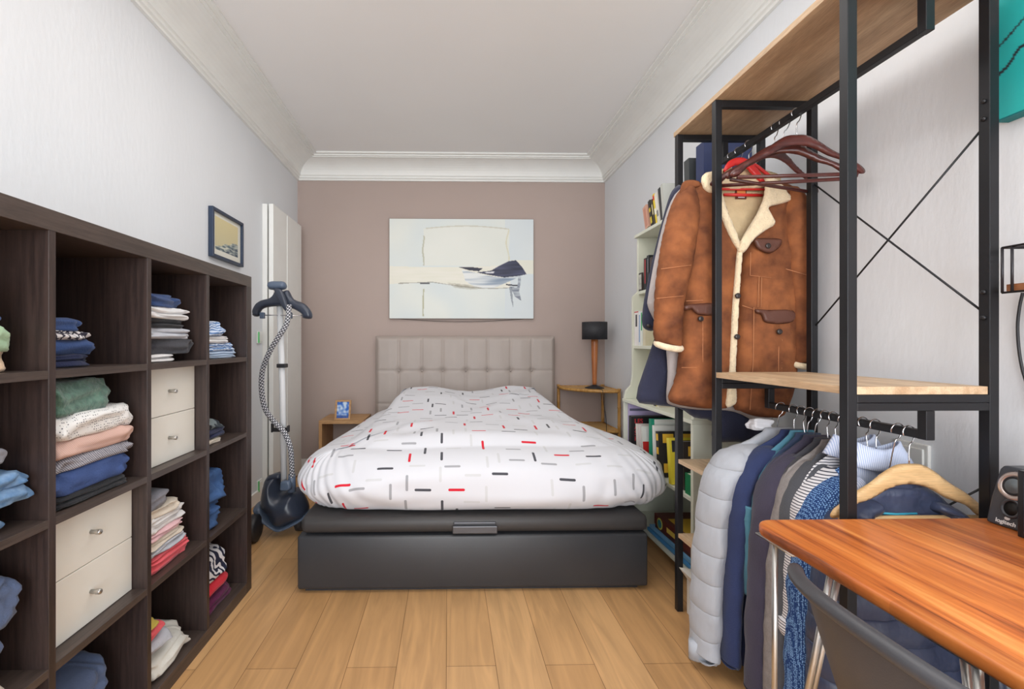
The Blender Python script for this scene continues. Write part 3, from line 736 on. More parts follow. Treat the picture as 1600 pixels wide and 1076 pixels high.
def duvet():
    mb = MB(); mb.uv = []
    Y0, Y1 = 2.16, 4.16; n = 260
    def half(y_, side):   # widths along the bed
        k = max(0, min(1, (y_-2.3)/1.6)); k = k*k*(3-2*k)
        return (-.80*(1-k) + -.67*k) if side < 0 else (1.16*(1-k) + .995*k)
    prof_ = []           # (inset from rim, height) going from under the rim up and to the middle
    for a in range(-6, 11):
        th = a/10*pi/2; prof_.append((1-cos(th), sin(th)))
    rows = []
    zmid, zr_dn, zr_up = .465, .112, .165
    for k, (ins, hh) in enumerate(prof_):
        ring = []; uvr = []; NVK = []
        for j in range(n):
            th = 2*pi*j/n; e = 2/6.5; c, s = cos(th), sin(th)
            ux = abs(c)**e*(1 if c > 0 else -1); uy = abs(s)**e*(1 if s > 0 else -1)
            yy = (Y0+Y1)/2+uy*(Y1-Y0)/2
            xl, xr = half(yy, -1), half(yy, 1); xx = (xl+xr)/2+ux*(xr-xl)/2
            px_ = xx; py_ = yy
            RI = .23
            nxv = Vector((abs(ux)**8*(1 if ux > 0 else -1), abs(uy)**8*(1 if uy > 0 else -1))); nxv = nxv.normalized() if nxv.length > 1e-6 else Vector((0,-1))
            NVK.append(nxv); x2 = px_-nxv.x*ins*RI; y2 = py_-nxv.y*ins*RI
            cr = .022*noise.noise(Vector((px_*3, py_*3, hh*1.5)))+.012*noise.noise(Vector((px_*9, py_*9, hh*2)))
            crr = math.exp(-(noise.noise(Vector((px_*5.5+3, py_*5.5, hh*.8+.37)))/.13)**2)*.02*(1-.8*max(0, hh))
            corner = abs(ux)**3*abs(uy)**3
            if uy < 0: cr += .012*corner*sin(hh*9+th*60)
            if hh < 0: z2 = zmid+hh*zr_dn/sin(pi*.3)*1.0
            else: z2 = zmid+hh*zr_up
            x2 += nxv.x*(cr-crr*.6); y2 += nxv.y*(cr-crr*.6)
            z2 += (.02*noise.noise(Vector((px_*2, py_*2, 4)))*max(0, hh))
            ring.append([x2, y2, max(.3535, z2)]); arc = .26*(1-(hh+.6)/1.6)
            uvr.append((px_-nxv.x*RI+nxv.x*(arc+.08), py_-nxv.y*RI+nxv.y*(arc+.08)))
        rows.append((ring, list(NVK)))
    NVs = rows[-1][1]; acc = [(p[0], p[1]) for p in rows[-1][0]]; rows[-1] = (rows[-1][0], acc)
    for ri in range(len(rows)-2, -1, -1):
        up_ = rows[ri+1][0]; cu = rows[ri][0]
        acc = [(a[0]+nv_.x*(Vector(c_)-Vector(u_)).length, a[1]+nv_.y*(Vector(c_)-Vector(u_)).length) for a, nv_, c_, u_ in zip(acc, NVs, cu, up_)]
        rows[ri] = (cu, acc)
    last, luv = rows[-1]; cxm = (BX0+BX1)/2; cym = (Y0+Y1)/2
    def top(x, y_):
        k = max(0, min(1, (y_-2.9)/.9)); k = k*k*(3-2*k)
        z = .03*min(1, (y_-2.3)/.5) + .045*(1-min(1, abs((x-.16)/.85))**2.2)
        hump = math.exp(-((x+.23)/.34)**4)+math.exp(-((x-.62)/.33)**4)
        z += k*(.035+.075*hump) - .07*max(0, (y_-3.95)/.2)
        r_ = .011*noise.noise(Vector((x*4, y_*4, 1)))+.006*noise.noise(Vector((x*11, y_*9, 7)))+.010*noise.noise(Vector((x*3+y_*2.5, (y_-x)*7, 3.3)))+.004*noise.noise(Vector((x*16, y_*13, 7.4)))
        return z+r_
    zm = sum(p[2] for p in last)/len(last)
    for s in (.985,.96,.93,.9,.86,.81,.76,.7,.63,.56,.48,.4,.32,.24,.16,.08,.02):
        ring = []; uvr = []
        for (p, q) in zip(last, luv):
            x = cxm+.16+(p[0]-cxm-.16)*s; y_ = cym+(p[1]-cym)*s
            e = min(1, (1-s)/.14)
            ring.append([x, y_, zm+(p[2]-zm)*s**5+top(x, y_)*sin(e*pi/2)])
            uvr.append((x, y_))
        rows.append((ring, uvr))
    # blend uv at the seam between side and top
    rings = [r_[0] for r_ in rows]
    for ri, (ring, uvr) in enumerate(rows):
        mb.uv += [(u_, v_) for u_, v_ in uvr]
    k = len(rings); mb.loft(rings); return mb
dv = duvet().build('duvet', duvet_mat(), None, True, 0, 1)
tag(dv, 'puffy white duvet with grey, black and red dashes on the bed', 'duvet')

# ------------------------------------------------------------------ bedside pieces
nx0 = at(498, 655, Y=3.95).x; nz1 = at(520, 657, Y=3.95).z
t = thing('bedside_table', 'small open oak cube table left of the bed', 'bedside table', (nx0+.2, 4.13, 0))
M_nt = wood('oak_veneer', (200,158,110), (172,128,84), 'X', 3, .5)
M_ntv = wood('oak_veneer_upright', (196,154,106), (168,124,80), 'Z', 3, .5)
MB().box(nx0, nx0+.38, 3.95, YB-.02, nz1-.028, nz1).build('top', M_nt, t, False, .001)
MB().box(nx0, nx0+.028, 3.95, YB-.02, 0, nz1-.028).build('side_panel', M_ntv, t, False, .001)
MB().box(nx0+.352, nx0+.38, 3.95, YB-.02, 0, nz1-.028).build('side_panel', M_ntv, t, False, .001)
MB().box(nx0+.028, nx0+.352, 3.95, YB-.02, .04, .066).build('bottom', M_nt, t, False, .001)
fp = at(534, 648, Y=4.0); t = thing('photo_frame', 'small wooden photo frame with a blue picture on the bedside table', 'photo frame', (fp.x, 4.06, nz1))
def tiltm(a, b, d):  # local frame leaning back
    return (fp.x-.06+a, 4.0+b*.25-d, nz1+.0015+b*.96)
fw_, fh_ = .135, .17; mb = MB()
for (x0, x1, y0_, y1_) in ((0,.016,0,fh_),(fw_-.016,fw_,0,fh_),(.016,fw_-.016,0,.014),(.016,fw_-.016,fh_-.014,fh_)):
    mb.prism([(x0,y0_),(x1,y0_),(x1,y1_),(x0,y1_)], tiltm, 0, .016)
mb.build('frame', M_nt, t, False, .001)
def bluepic(u, v):
    c = mix3((60,110,200), (210,226,244), .5+1.4*nz(u*3, v*4, 1.3, 6)); return mix3(c, (30,60,140), .7) if v > .82 else c
canvas('photo', fw_-.032, fh_-.028, bluepic, lambda a, b, d: tiltm(.016+a, fh_-.014+b, .008), 40, 50, t, .2)
MB().prism([(.06,.0),(.075,.0),(.075,.12),(.06,.12)], lambda a, b, d: (fp.x-.06+a, 4.0+.1-b*.5+d, nz1+.0015+b*.96), 0, .004).build('strut', M_nt, t, False)

# bamboo corner table (quarter round) and lamp
cr_ = Vector((XR-.03, YB-.03)); RR = .43
tz = at(900, 603, Y=YB-.1).z-.0
t = thing('corner_table', 'quarter round bamboo corner table right of the headboard', 'side table', (cr_.x-.15, cr_.y-.15, 0))
M_bam = wood('bamboo', (206,160,90), (168,116,54), 'Z', 4, .35); M_bam2 = wood('bamboo_weave', (214,176,112), (180,134,72), 'X', 6, .45)
cx_, cy_ = cr_.x, cr_.y
def arc(r_, z, n=14): return [(cx_-r_*cos(a_*pi/2/n), cy_-r_*sin(a_*pi/2/n)) for a_ in range(n+1)]
for z_, nm in ((tz-.012, 'table_top'), (.42, 'lower_shelf')):
    MB().prism([(cx_, cy_)]+arc(RR-.01, z_), lambda a, b, d: (a, b, d), z_-.006, z_+.006).build(nm, M_bam2, t, False)
    A = [Vector((x, y_, z_-.004)) for x, y_ in arc(RR-.012, z_)]
    MB().tube(A, .014, 10).build('bamboo_rim', M_bam, t)
    MB().tube([Vector((cx_-RR+.01, cy_, z_)), Vector((cx_, cy_, z_))], .013, 10).build('bamboo_rim', M_bam, t)
    MB().tube([Vector((cx_, cy_-RR+.01, z_)), Vector((cx_, cy_, z_))], .013, 10).build('bamboo_rim', M_bam, t)
for lx_, ly_ in ((cx_-RR+.012, cy_), (cx_-.0, cy_-RR+.012), (cx_, cy_)):
    zz = [0]; prof_ = []
    for k in range(6):
        zb = k*(tz+.01)/5
        prof_ += [(.0135, zb), (.0135, zb+(tz+.01)/5-.012), (.0165, zb+(tz+.01)/5-.006)]
    prof_ = [p for p in prof_ if p[1] <= tz+.012]
    MB().lathe((lx_, ly_, 0), prof_, 14).build('leg', M_bam, t)
lp = at(929, 600, Y=YB-.24); lz = tz-.005
t = thing('table_lamp', 'table lamp with tapered wooden stem and black shade', 'table lamp', (lp.x, YB-.24, lz))
MB().lathe((lp.x, YB-.24, lz+.0005), [(.085,0),(.085,.004),(.05,.016),(.02,.028),(.012,.032)], 28).build('base', M_rub, t)
sh1 = at(929, 503, Y=YB-.24).z; sh0 = at(929, 530, Y=YB-.24).z
MB().lathe((lp.x, YB-.24, lz+.03), [(.017,0),(.019,.02),(.031,sh0-lz-.06),(.03,sh0-lz-.035),(.024,sh0-lz-.03)], 24).build('stem', wood('red_brown_lamp_wood', (190,118,62), (160,90,44), 'Z', 3, .35, coat=.2), t)
mb = MB(); mb.lathe((lp.x, YB-.24, sh0), [(.103,0),(.108,0),(.1085,sh1-sh0),(.103,sh1-sh0)], 96)
mb.f = [f for f in mb.f if len(f) < 50]
for i, p in enumerate(mb.v):
    if i//96 in (1, 2): j = i % 96; d = Vector((p.x-lp.x, p.y-YB+.24, 0)); p += d*(.012 if j % 2 else -.008)
mb.f += [tuple([a, a+1 if (a+1) % 96 else a-95, (a+1 if (a+1) % 96 else a-95)+288, a+288]) for a in range(96)]
mb.build('lamp_shade', mat('black_pleated_fabric', (44,44,48), .6, var=.25, vs_=90), t, True)
mb = MB(); mb.tube([Vector((lp.x, YB-.24, sh0-.03)), Vector((lp.x, YB-.24, sh0+.05))], .01, 10)
for a_ in (0, 2.09, 4.19): mb.tube([Vector((lp.x, YB-.24, sh0+.012)), Vector((lp.x+.103*cos(a_), YB-.24+.103*sin(a_), sh0+.012))], .0018, 6)
mb.build('socket', M_rub, t)
cz = [Vector((lp.x+.0, YB-.325, lz+.004)), Vector((lp.x+.0, cy_-RR*.98, tz-.002)), Vector((lp.x, cy_-RR*.98-.012, tz-.03)), Vector((lp.x+.015, cy_-RR*.99, tz-.15)), Vector((lp.x+.03, cy_-RR, .5)), Vector((lp.x+.03, cy_-RR, .2))]
MB().tube(spl(cz, 5, False), .0025, 6).build('cable', M_rub, t)

# ------------------------------------------------------------------ bookcase beyond the rack
M_bc = mat('pale_sage_lacquer', (214,216,200), .5, var=.03)
Z0, Z1, Z2, Z3, Z4 = .085, .438, .812, 1.155, 1.505; ZT = 1.872
LX = 1.14; UX = 1.195; BY0, BY1 = 2.13, 2.99
t = thing('bookcase', 'pale sage bookcase against the right wall beyond the clothes rack', 'bookcase', (XR-.17, (BY0+BY1)/2, 0))
BW = XR-.02
for y0, y1 in ((BY1-.022, BY1), (BY0, BY0+.022)):
    MB().box(LX, BW, y0, y1, 0, Z2-.02).build('side_panel', M_bc, t, False, .002)
MB().prism([(LX+.0, Z2),(LX+.012, Z2+.05),(UX-.01, Z2+.085),(UX, Z2+.15),(UX, 1.47),(UX+.035, 1.505),(UX+.035, ZT-.02),(BW, ZT-.02),(BW, Z2)], lambda a, b, d: (a, d, b), BY1-.022, BY1).build('side_panel', M_bc, t, False, .002)
MB().prism([(LX+.0, Z2),(LX+.012, Z2+.05),(UX-.01, Z2+.085),(UX, Z2+.15),(UX, 1.47),(UX+.035, 1.505),(UX+.035, ZT-.02),(BW, ZT-.02),(BW, Z2)], lambda a, b, d: (a, d, b), BY0, BY0+.022).build('side_panel', M_bc, t, False, .002)
for zz_, xx_ in ((Z0, LX+.004), (Z1, LX+.01), (Z3, UX+.004), (Z4, UX+.036)):
    MB().box(xx_, BW, BY0+.022, BY1-.022, zz_-.02, zz_).build('shelf', M_bc, t, False, .002)
MB().box(LX-.006, BW, BY0, BY1, Z2-.02, Z2).build('shelf', M_bc, t, False, .003)
MB().box(UX+.02, BW, BY0-.005, BY1+.005, ZT-.02, ZT).build('top_board', M_bc, t, False, .003)
MB().box(BW, BW+.006, BY0, BY1, .03, ZT-.02).build('back_panel', M_bc, t, False)
BKC = {}
def bcol(c):
    k = 'book_cover_%d_%d_%d' % c; return mat(k, c, .45, var=.04)
M_page = mat('page_block', (228,222,206), .9, var=.05, vs_=40)
def book(x, y_, z, th, hh, dp, col, label, tilt=0, face=None, group='books and boxes in the bookcase', name='book', back=None):
    """x spine plane, y_ near face, th thickness along Y; tilt leans it towards the far end"""
    t_ = thing(name, label, 'book', (x+dp/2, y_+th/2, z), group)
    ca, sa = cos(tilt), sin(tilt)
    mp = lambda p: (p[0], y_+(p[1])*ca+(p[2])*sa, z+max(0, tilt and 0)+(p[2])*ca-(p[1])*sa+abs(sa)*th)
    def bx(n, x0, x1, y0, y1, z0, z1, m, par):
        mb = MB().box(x0, x1, y0, y1, z0, z1); mb.v = [Vector(mp(p)) for p in mb.v]; return mb.build(n, m, par, False, .0008)
    mb = MB(); mb.box(x, x+dp, 0, .002, 0, hh).box(x, x+dp, th-.002, th, 0, hh).box(x, x+.002, .002, th-.002, 0, hh)
    mb.v = [Vector(mp(p)) for p in mb.v]; cv = mb.build('cover', bcol(col), t_, False)
    bx('pages', x+.002, x+dp-.004, .002, th-.002, .003, hh-.004, M_page, t_)
    if face:
        for (u0, u1, v0, v1, c) in face: bx('cover_print', x+dp*u0, x+dp*u1, -.0008, .0002, hh*v0, hh*v1, bcol(c), t_)
    if back:
        for (u0, u1, v0, v1, c) in back: bx('spine_print', x-.0008, x+.0002, th*u0, th*u1, hh*v0, hh*v1, bcol(c), t_)
    return t_, mp
tx = UX+.03
y_ = 2.80; TL = -.0
for (th, hh, dp, col, lab, bk, tl) in (
    (.05, .15, .12, (206,160,138), 'thick pinkish book at the far left end of the bookcase top', [(.2,.8,.1,.9,(190,132,112))], .28),
    (.026, .17, .12, (40,38,36), 'black and yellow spined book beside the pinkish one on top', [(.1,.9,.1,.35,(216,190,60)),(.1,.9,.55,.7,(216,190,60))], .28),
    (.022, .165, .12, (60,52,40), 'dark book with pale title third on the bookcase top', [(.2,.8,.4,.8,(200,190,150))], .28),
    (.022, .19, .13, (226,200,50), 'yellow spined book with red top on the bookcase top', [(.1,.9,.8,.95,(200,40,50)),(.1,.9,.3,.5,(240,240,230))], .26),
    (.03, .185, .13, (222,218,208), 'white spined book next to the yellow one on top', [(.2,.8,.2,.4,(120,120,120))], .24),
    (.024, .2, .14, (44,46,48), 'dark grey book leaning on the white one on top', None, .2),
    (.03, .21, .14, (188,190,184), 'pale grey book nearest the coats on the bookcase top', None, .16)):
    book(tx, y_, ZT+.0005, th, hh, dp, col, lab, tl, back=bk); y_ -= th/cos(tl)+.006
book(UX+.045, 2.87, Z4, .035, .2, .15, (36,36,40), 'black book with red spine stripe on the second shelf', 0, back=[(.3,.6,.2,.95,(196,40,44))])
book(UX+.045, 2.83, Z4, .032, .21, .15, (30,32,40), 'black book with grey title on the second shelf', 0, back=[(.3,.7,.5,.9,(110,110,116))])
book(UX+.045, 2.785, Z4, .035, .19, .15, (66,50,48), 'dark brown book on the second shelf beside the black ones', 0)
book(UX+.01, 2.905, Z3, .06, .22, .16, (232,228,226), 'white book with a black bar on its spine on the third shelf', 0, back=[(.3,.7,.55,.9,(50,50,54)),(0,1,.96,.99,(190,60,60))])
book(UX+.01, 2.875, Z3, .026, .215, .16, (226,230,232), 'white book with blue line on the third shelf', 0, back=[(.3,.7,.1,.9,(90,140,190))])
book(UX+.01, 2.843, Z3, .026, .21, .16, (226,232,224), 'white book with green stripe on the third shelf', 0, back=[(.2,.8,.45,.98,(40,160,90))])
book(UX+.01, 2.80, Z3, .035, .2, .16, (214,206,178), 'cream book nearest the navy coat on the third shelf', 0)
book(LX+.04, 2.60, Z2, .03, .2, .15, (226,206,44), 'yellow topped dark book standing on the lower cabinet', 0, back=[(0,1,.0,.72,(40,40,44)),(.2,.8,.3,.6,(226,226,222))])
book(LX+.04, 2.56, Z2, .03, .17, .15, (210,200,180), 'cream book behind the navy coat hem on the lower cabinet', 0)
q = at(991, 436, Y=2.93); t = thing('photo_frame', 'tiny dark photo frame on the second bookcase shelf', 'photo frame', (UX+.045, 2.93, Z4), None)
MB().box(UX+.037, UX+.047, 2.915, 2.965, Z4, Z4+.115).build('frame', mat('dark_wood_frame', (58,50,46), .5), t, False, .001)
MB().box(UX+.0355, UX+.037, 2.922, 2.958, Z4+.01, Z4+.105).build('photo', mat('faded_photo', (186,184,174), .4, var=.3, vs_=40), t, False)
# large black book facing the room
bt, mp = book(LX+.012, 2.885, Z1, .04, .272, .31, (34,33,36), 'large black book with red French title facing out', 0)
def fm_(a, b, d): return (LX+.012+.018+a, 2.885-.0012-d, Z1+b)
k0 = Z1+.272
o = text_mb('LES\nARCHIVES\nSTANLEY\nKUBRICK', .040, lambda a, b, d: (LX+.032+a*.93, 2.8838-d, k0-.043+b), .0006, space=.92, bold=.0006).build('title', mat('red_print', (206,58,66), .5), bt, False)
for i, (y0, xx_, th, hh, dp, col, lab, face, bk, tl) in enumerate((
    (2.80, .01, .02, .235, .2, (232,226,218), 'white magazine behind two others by the red cover', None, None, .10),
    (2.755, .008, .02, .235, .2, (226,214,210), 'white magazine second behind the red cover', None, None, .12),
    (2.71, .006, .022, .235, .2, (222,222,214), 'pale magazine with red and yellow sun cover', [(.0,1,.0,.62,(196,40,36)),(.45,.9,.15,.5,(240,150,40)),(.55,.8,.22,.42,(250,210,70)),(.1,.9,.66,.95,(222,220,216))], None, .12),
    (2.60, .0, .03, .30, .23, (30,140,110), 'tall green book with white cover leaning in the bookcase', [(.08,1,.62,1,(226,228,222)),(.08,1,.5,.6,(206,50,48)),(.08,1,0,.5,(218,214,200))], None, .0),
    (2.55, .0, .022, .27, .23, (226,226,220), 'white book between the green and the black yellow one', [(.0,1,0,.2,(40,130,150))], None, .06),
    (2.49, .0, .03, .245, .24, (40,38,38), 'black book with yellow squares on cover and spine', [(.1,.35,.75,.95,(232,186,60)),(.5,.75,.75,.95,(232,186,60)),(.25,.5,.5,.7,(232,186,60)),(.7,.95,.5,.7,(232,186,60)),(.55,.95,.3,.45,(200,60,50)),(.1,.35,.1,.3,(232,186,60))], [(.1,.9,.8,.95,(232,186,60)),(.1,.9,.5,.65,(232,186,60)),(.1,.9,.2,.35,(232,186,60))], .10),
    (2.36, .0, .03, .235, .24, (226,208,60), 'yellow spined book leaning against the black yellow one', [(.05,.95,.7,.95,(50,50,54)),(.4,.7,.4,.6,(232,160,60))], None, .12),
    (2.27, .02, .035, .24, .24, (50,42,40), 'dark book with yellow panels nearest the rack post', [(.1,.5,.7,.9,(232,186,60)),(.5,.9,.2,.4,(214,70,54)),(.1,.4,.2,.4,(80,90,70))], None, .05))):
    book(LX+.012+xx_, y0, Z1, th, hh, dp, col, lab, tl, face=face, back=bk)
pp = MB().box(LX+.05, LX+.3, 2.40, 2.62, Z2-.06-.0, Z2-.022)
gb, mp = book(LX+.02, 2.185, Z1, .055, .10, .24, (26,120,74), 'green box with white lettering nearest end of the shelf', 0, name='game_box')
text_mb('ING VA', .045, lambda a, b, d: (LX+.07+a, 2.1838-d, Z1+.03+b), .0006, bold=.0008).build('lettering', bcol((226,232,224)), gb, False)
def flatbox(x0, x1, y0, y1, z0, z1, col, label, col2=None, name='board_game_box'):
    t_ = thing(name, label, 'board game', ((x0+x1)/2, (y0+y1)/2, z0), 'boxes on the bottom bookcase shelf')
    MB().box(x0+.003, x1-.003, y0+.003, y1-.003, z0, z0+(z1-z0)*.6).build('box_bottom', bcol(tuple(int(c*.8) for c in col)), t_, False, .001)
    MB().box(x0, x1, y0, y1, z0+(z1-z0)*.25, z1).build('lid', bcol(col), t_, False, .0015)
    return t_
flatbox(LX+.015, 1.44, 2.16, 2.66, Z0, Z0+.022, (78,150,206), 'thin bright blue flat box at the very bottom of the bookcase')
flatbox(LX+.02, 1.44, 2.17, 2.64, Z0+.0225, Z0+.045, (120,176,216), 'thin light blue flat box below the red brown one')
rb = flatbox(LX+.03, 1.44, 2.2, 2.6, Z0+.0455, Z0+.125, (104,50,42), 'red brown board game box with round emblem on its side')
mb = MB(); mb.lathe((LX+.0292, 2.53, Z0+.088), [(.001,-.0012),(.031,-.0012),(.031,0)], 24, 'X'); mb.build('emblem_ring', bcol((210,206,90)), rb, False)
mb = MB(); mb.lathe((LX+.0280, 2.53, Z0+.088), [(.001,-.0012),(.023,-.0012),(.023,0)], 24, 'X'); mb.build('emblem', bcol((60,130,140)), rb, False)
MB().box(LX+.0285, LX+.0298, 2.30, 2.45, Z0+.075, Z0+.1).build('side_print', bcol((226,196,90)), rb, False)
MB().box(LX+.06, 1.40, 2.22, 2.5, Z0+.1252, Z0+.1262).build('lid_print', bcol((216,178,60)), rb, False)
# things on top of the bookcase
q = at(1074, 235, Y=2.3)
book(UX+.035, 2.20, ZT+.0005, .07, .27, .235, (40,52,92), 'wide navy folder standing on top of the bookcase', 0, group=None, name='folder')
book(UX-.01+.035, 2.31, ZT+.0005, .05, .235, .2, (60,64,66), 'dark grey box file behind the navy folder', .04, group=None, name='box_file')
t = thing('document_box', 'lilac storage box on the cabinet shelf above the black book', 'storage box', (1.3, 2.75, Z1+.0), None)
# lilac box stands on the big books' shelf behind the magazines
t.location = (1.32, 2.945, Z1); MB().box(LX+.02, 1.44, 2.93, 2.962, Z1, Z1+.345).build('box_body', mat('lilac_card', (182,168,206), .7), t, False, .002)
MB().box(LX+.02, 1.44, 2.9295, 2.93, Z1+.30, Z1+.315).build('printed_band', mat('slate_print', (96,94,120), .7), t, False)

# ------------------------------------------------------------------ clothes rack
RX0, RX1 = 1.012, 1.376; RY = (1.150, 1.721, 2.007); S = .025; RT = 2.08
rack = thing('clothes_rack', 'tall black steel clothes rack with oak shelves along the right wall', 'clothes rack', ((RX0+RX1)/2, 1.6, 0))
for X_ in (RX0, RX1):
    for Y_ in RY:
        MB().box(X_-S/2, X_+S/2, Y_-S/2, Y_+S/2, 0, RT).build('post', M_black, rack, False, .0015)
for Y_ in RY:
    MB().box(RX0+S/2, RX1-S/2, Y_-S/2, Y_+S/2, RT-S, RT-.0005).build('cross_beam', M_black, rack, False, .0015)
for Y_ in RY[:2]:
    for z_ in (1.0205, 1.0): MB().box(RX0+S/2, RX1-S/2, Y_-S/2, Y_+S/2, z_-.0, z_+.02).build('cross_beam', M_black, rack, False, .0015)
for z_ in (.64, .318):
    for Y_ in RY[1:]: MB().box(RX0+S/2, RX1-S/2, Y_-S/2, Y_+S/2, z_-.012, z_+.006).build('cross_beam', M_black, rack, False, .0015)
MB().box(RX0-.014, RX1+.02, RY[0]-.018, RY[2]+.02, RT, RT+.02).build('top_board', M_oaku, rack, False, .001)
MB().box(RX0-.01, RX1-.014, RY[0]-.01, RY[1]+.01, 1.041, 1.061).build('middle_board', M_oak, rack, False, .001)
rack_cut = []
for z_ in (.648, .325): MB().box(RX0-.01, RX1+.012, RY[1]+S/2+.001, RY[2]-S/2-.001, z_, z_+.018).build('shelf_board', M_oak, rack, False, .001)
RAILX = 1.213
for (z_, ya_, yb_, zt_) in ((1.97, RY[0], RY[2], RT-S), (.937, RY[0], RY[1], 1.0)):
    mb = MB(); mb.box(RAILX-.011, RAILX+.011, ya_+.011, yb_-.011, z_-.011, z_+.011); mb.build('hanging_rail', M_black, rack, False, .002)
    for Y_ in (ya_, yb_): MB().box(RAILX-.0115, RAILX+.0115, Y_-.0115, Y_+.0115, z_-.0115, zt_).build('rail_bracket', M_black, rack, False, .0015)
bxr = RX1-.0
for (a, b) in (((bxr, RY[1]-.012, 1.766), (bxr, RY[0]+.012, 1.25)), ((bxr+.005, RY[0]+.012, 1.73), (bxr+.005, RY[1]-.012, 1.237)),
               ((bxr, RY[0]+.012, .80), (bxr, RY[1]-.012, .3)), ((bxr+.005, RY[1]-.012, .80), (bxr+.005, RY[0]+.012, .3))):
    MB().tube([a, b], .0028, 8).build('cross_brace', M_black, rack)
for z_ in (1.785, 1.235, 1.74, 1.3):
    for Y_ in RY[:1]: MB().lathe((RX1-.0125, Y_, z_), [(.002,-.006),(.006,-.004),(.006,.001)], 10, 'X').build('bolt', M_black, rack)

t = thing('cardboard_box', 'white cardboard box on the floor inside the far bay of the rack', 'box', (1.19, 1.88, 0))
MB().box(1.035, 1.34, 1.77, 1.985, .0005, .15).build('box_body', mat('white_card', (222,218,210), .8), t, False, .002)
MB().prism([(1.035,.150),(1.15,.150),(1.10,.185),(1.0,.20)], lambda a, b, d: (a, d, b), 1.772, 1.983).build('flap', MC['white_card'], t, False)
# ------------------------------------------------------------------ hangers
M_dkw = wood('dark_mahogany_wood', (98,48,42), (70,34,32), 'X', 3, .35, coat=.15)
M_ltw = wood('pale_beech', (226,190,140), (206,166,114), 'X', 2.5, .4)
def hook_pts(x, y_, ztop, r_=.017, zb=None, s=1):
    """wire hook over a rail whose top is at ztop-r_... ends at zb"""
    zc = ztop; P = [Vector((x-s*r_*cos(R(-30)), y_, zc+r_*sin(R(-30))))]
    for a_ in range(-20, 200, 20): P.append(Vector((x-s*r_*cos(R(a_)), y_, zc+r_*sin(R(a_)))))
    P += [Vector((x+s*r_*.55, y_, zc-r_*1.5)), Vector((x, y_, zc-r_*2.3)), Vector((x, y_, zb))]
    return P
def wooden_hanger(label, x, y_, railz, m, w_=.45, drop=.125, yaw=0, tilt=0, neck=.055, body=.026, bar=True, group=None, thick=.007, hz=.075, r_=.017):
    top = railz-hz
    t_ = thing('clothes_hanger', label, 'clothes hanger', (x, y_, top-drop), group)
    def mp(a, b, d):
        a2 = a*cos(tilt)-b*sin(tilt); b2 = a*sin(tilt)+b*cos(tilt)
        return (x+a2*cos(yaw)+d*sin(yaw), y_+a2*sin(yaw)-d*cos(yaw), top+b2)
    up = [(0, 0), (.035, -.003), (.07, -.022), (.11, -.052), (.15, -.076), (w_/2-.02, -drop+.022), (w_/2, -drop)]
    lo = [(w_/2-.006, -drop-.012), (w_/2-.03, -drop-.006), (.15, -.076-body*.8), (.10, -.05-body), (.05, -.02-body-.002), (0, -.012-body)]
    O = up+lo; O = O[:-1]+[lo[-1]]+[(-a, b) for a, b in lo[:-1][::-1]]+[(-a, b) for a, b in up[1:][::-1]]
    MB().pillow(spl(O, 3), mp, thick, .006, .010).build('shoulder_bar', m, t_)
    if bar:
        MB().tube([mp(-w_/2+.025, -drop-.012, 0), mp(w_/2-.025, -drop-.012, 0)], .0065, 10).build('trouser_bar', m, t_)
    hp_ = [Vector(mp(p.x-x, p.z-top, 0)) for p in hook_pts(x, y_, railz+.0005, r_, top-.004)]
    MB().tube(spl(hp_, 3, False), .0019, 8).build('hook', M_wire, t_)
    return t_
UR = 1.97; GH = 'dark wooden hangers on the upper rail'
wooden_hanger('dark brown wooden hanger in front on the upper rail', RAILX, 1.585, UR, M_dkw, .445, .13, R(-6), 0, group=GH)
wooden_hanger('dark brown wooden hanger behind the front one, turned sideways', RAILX, 1.65, UR, M_dkw, .45, .13, R(-24), R(-4), group=GH)
wooden_hanger('dark brown wooden hanger nearest the shearling coat', RAILX, 1.695, UR, M_dkw, .44, .13, R(14), R(-2), group=GH)
# red hanger carrying the coat
M_redp = mat('red_plastic', (214,48,46), .35, var=.03)
def coat_hanger_simple(label, y_, railz, m, drop, w_=.36, x=RAILX, hz=.09, hw_=.0018, r_=.017):
    top = railz-hz; t_ = thing('clothes_hanger', label, 'clothes hanger', (x, y_, top-drop))
    A = [Vector((x-w_/2, y_, top-drop)), Vector((x-w_/4, y_, top-drop*.42)), Vector((x, y_, top)), Vector((x+w_/4, y_, top-drop*.42)), Vector((x+w_/2, y_, top-drop))]
    MB().tube(spl(A, 6, False), .007, 10).build('shoulder_bar', m, t_)
    MB().tube([A[0], A[-1]], .0045, 8).build('trouser_bar', m, t_)
    MB().tube(spl(hook_pts(x, y_, railz+.0005, r_, top-.002), 3, False), hw_, 8).build('hook', M_wire, t_)
    return t_

# ------------------------------------------------------------------ shearling coat and the coats behind it
CY = 1.84
M_sued = mat('brown_suede', (156,96,59), .85, vs_=12, col2=(92,54,37), bump=.45, bs=60, spec=.2, detail=7)
M_sued2 = mat('dark_brown_leather_flap', (92,56,44), .45, vs_=12, bump=.3, bs=80)
M_shl = mat('cream_shearling', (232,212,178), .95, var=.1, vs_=40, bump=1, bs=190, sheen=.3)
M_shl2 = mat('cream_lining', (214,190,150), .95, var=.1, vs_=20, bump=.6, bs=150)
M_btn = mat('dark_horn_button', (52,44,42), .3)
M_seam = mat('tan_stitched_seam', (186,124,84), .8)
redh = coat_hanger_simple('red hanger inside the brown shearling coat', CY+.0, UR, M_redp, .105, .3, RAILX-.03 if False else RAILX, .075)
coat = thing('coat', 'brown suede shearling coat with cream collar on the upper rail', 'coat', (RAILX, CY, at(1150, 640, Y=CY).z))
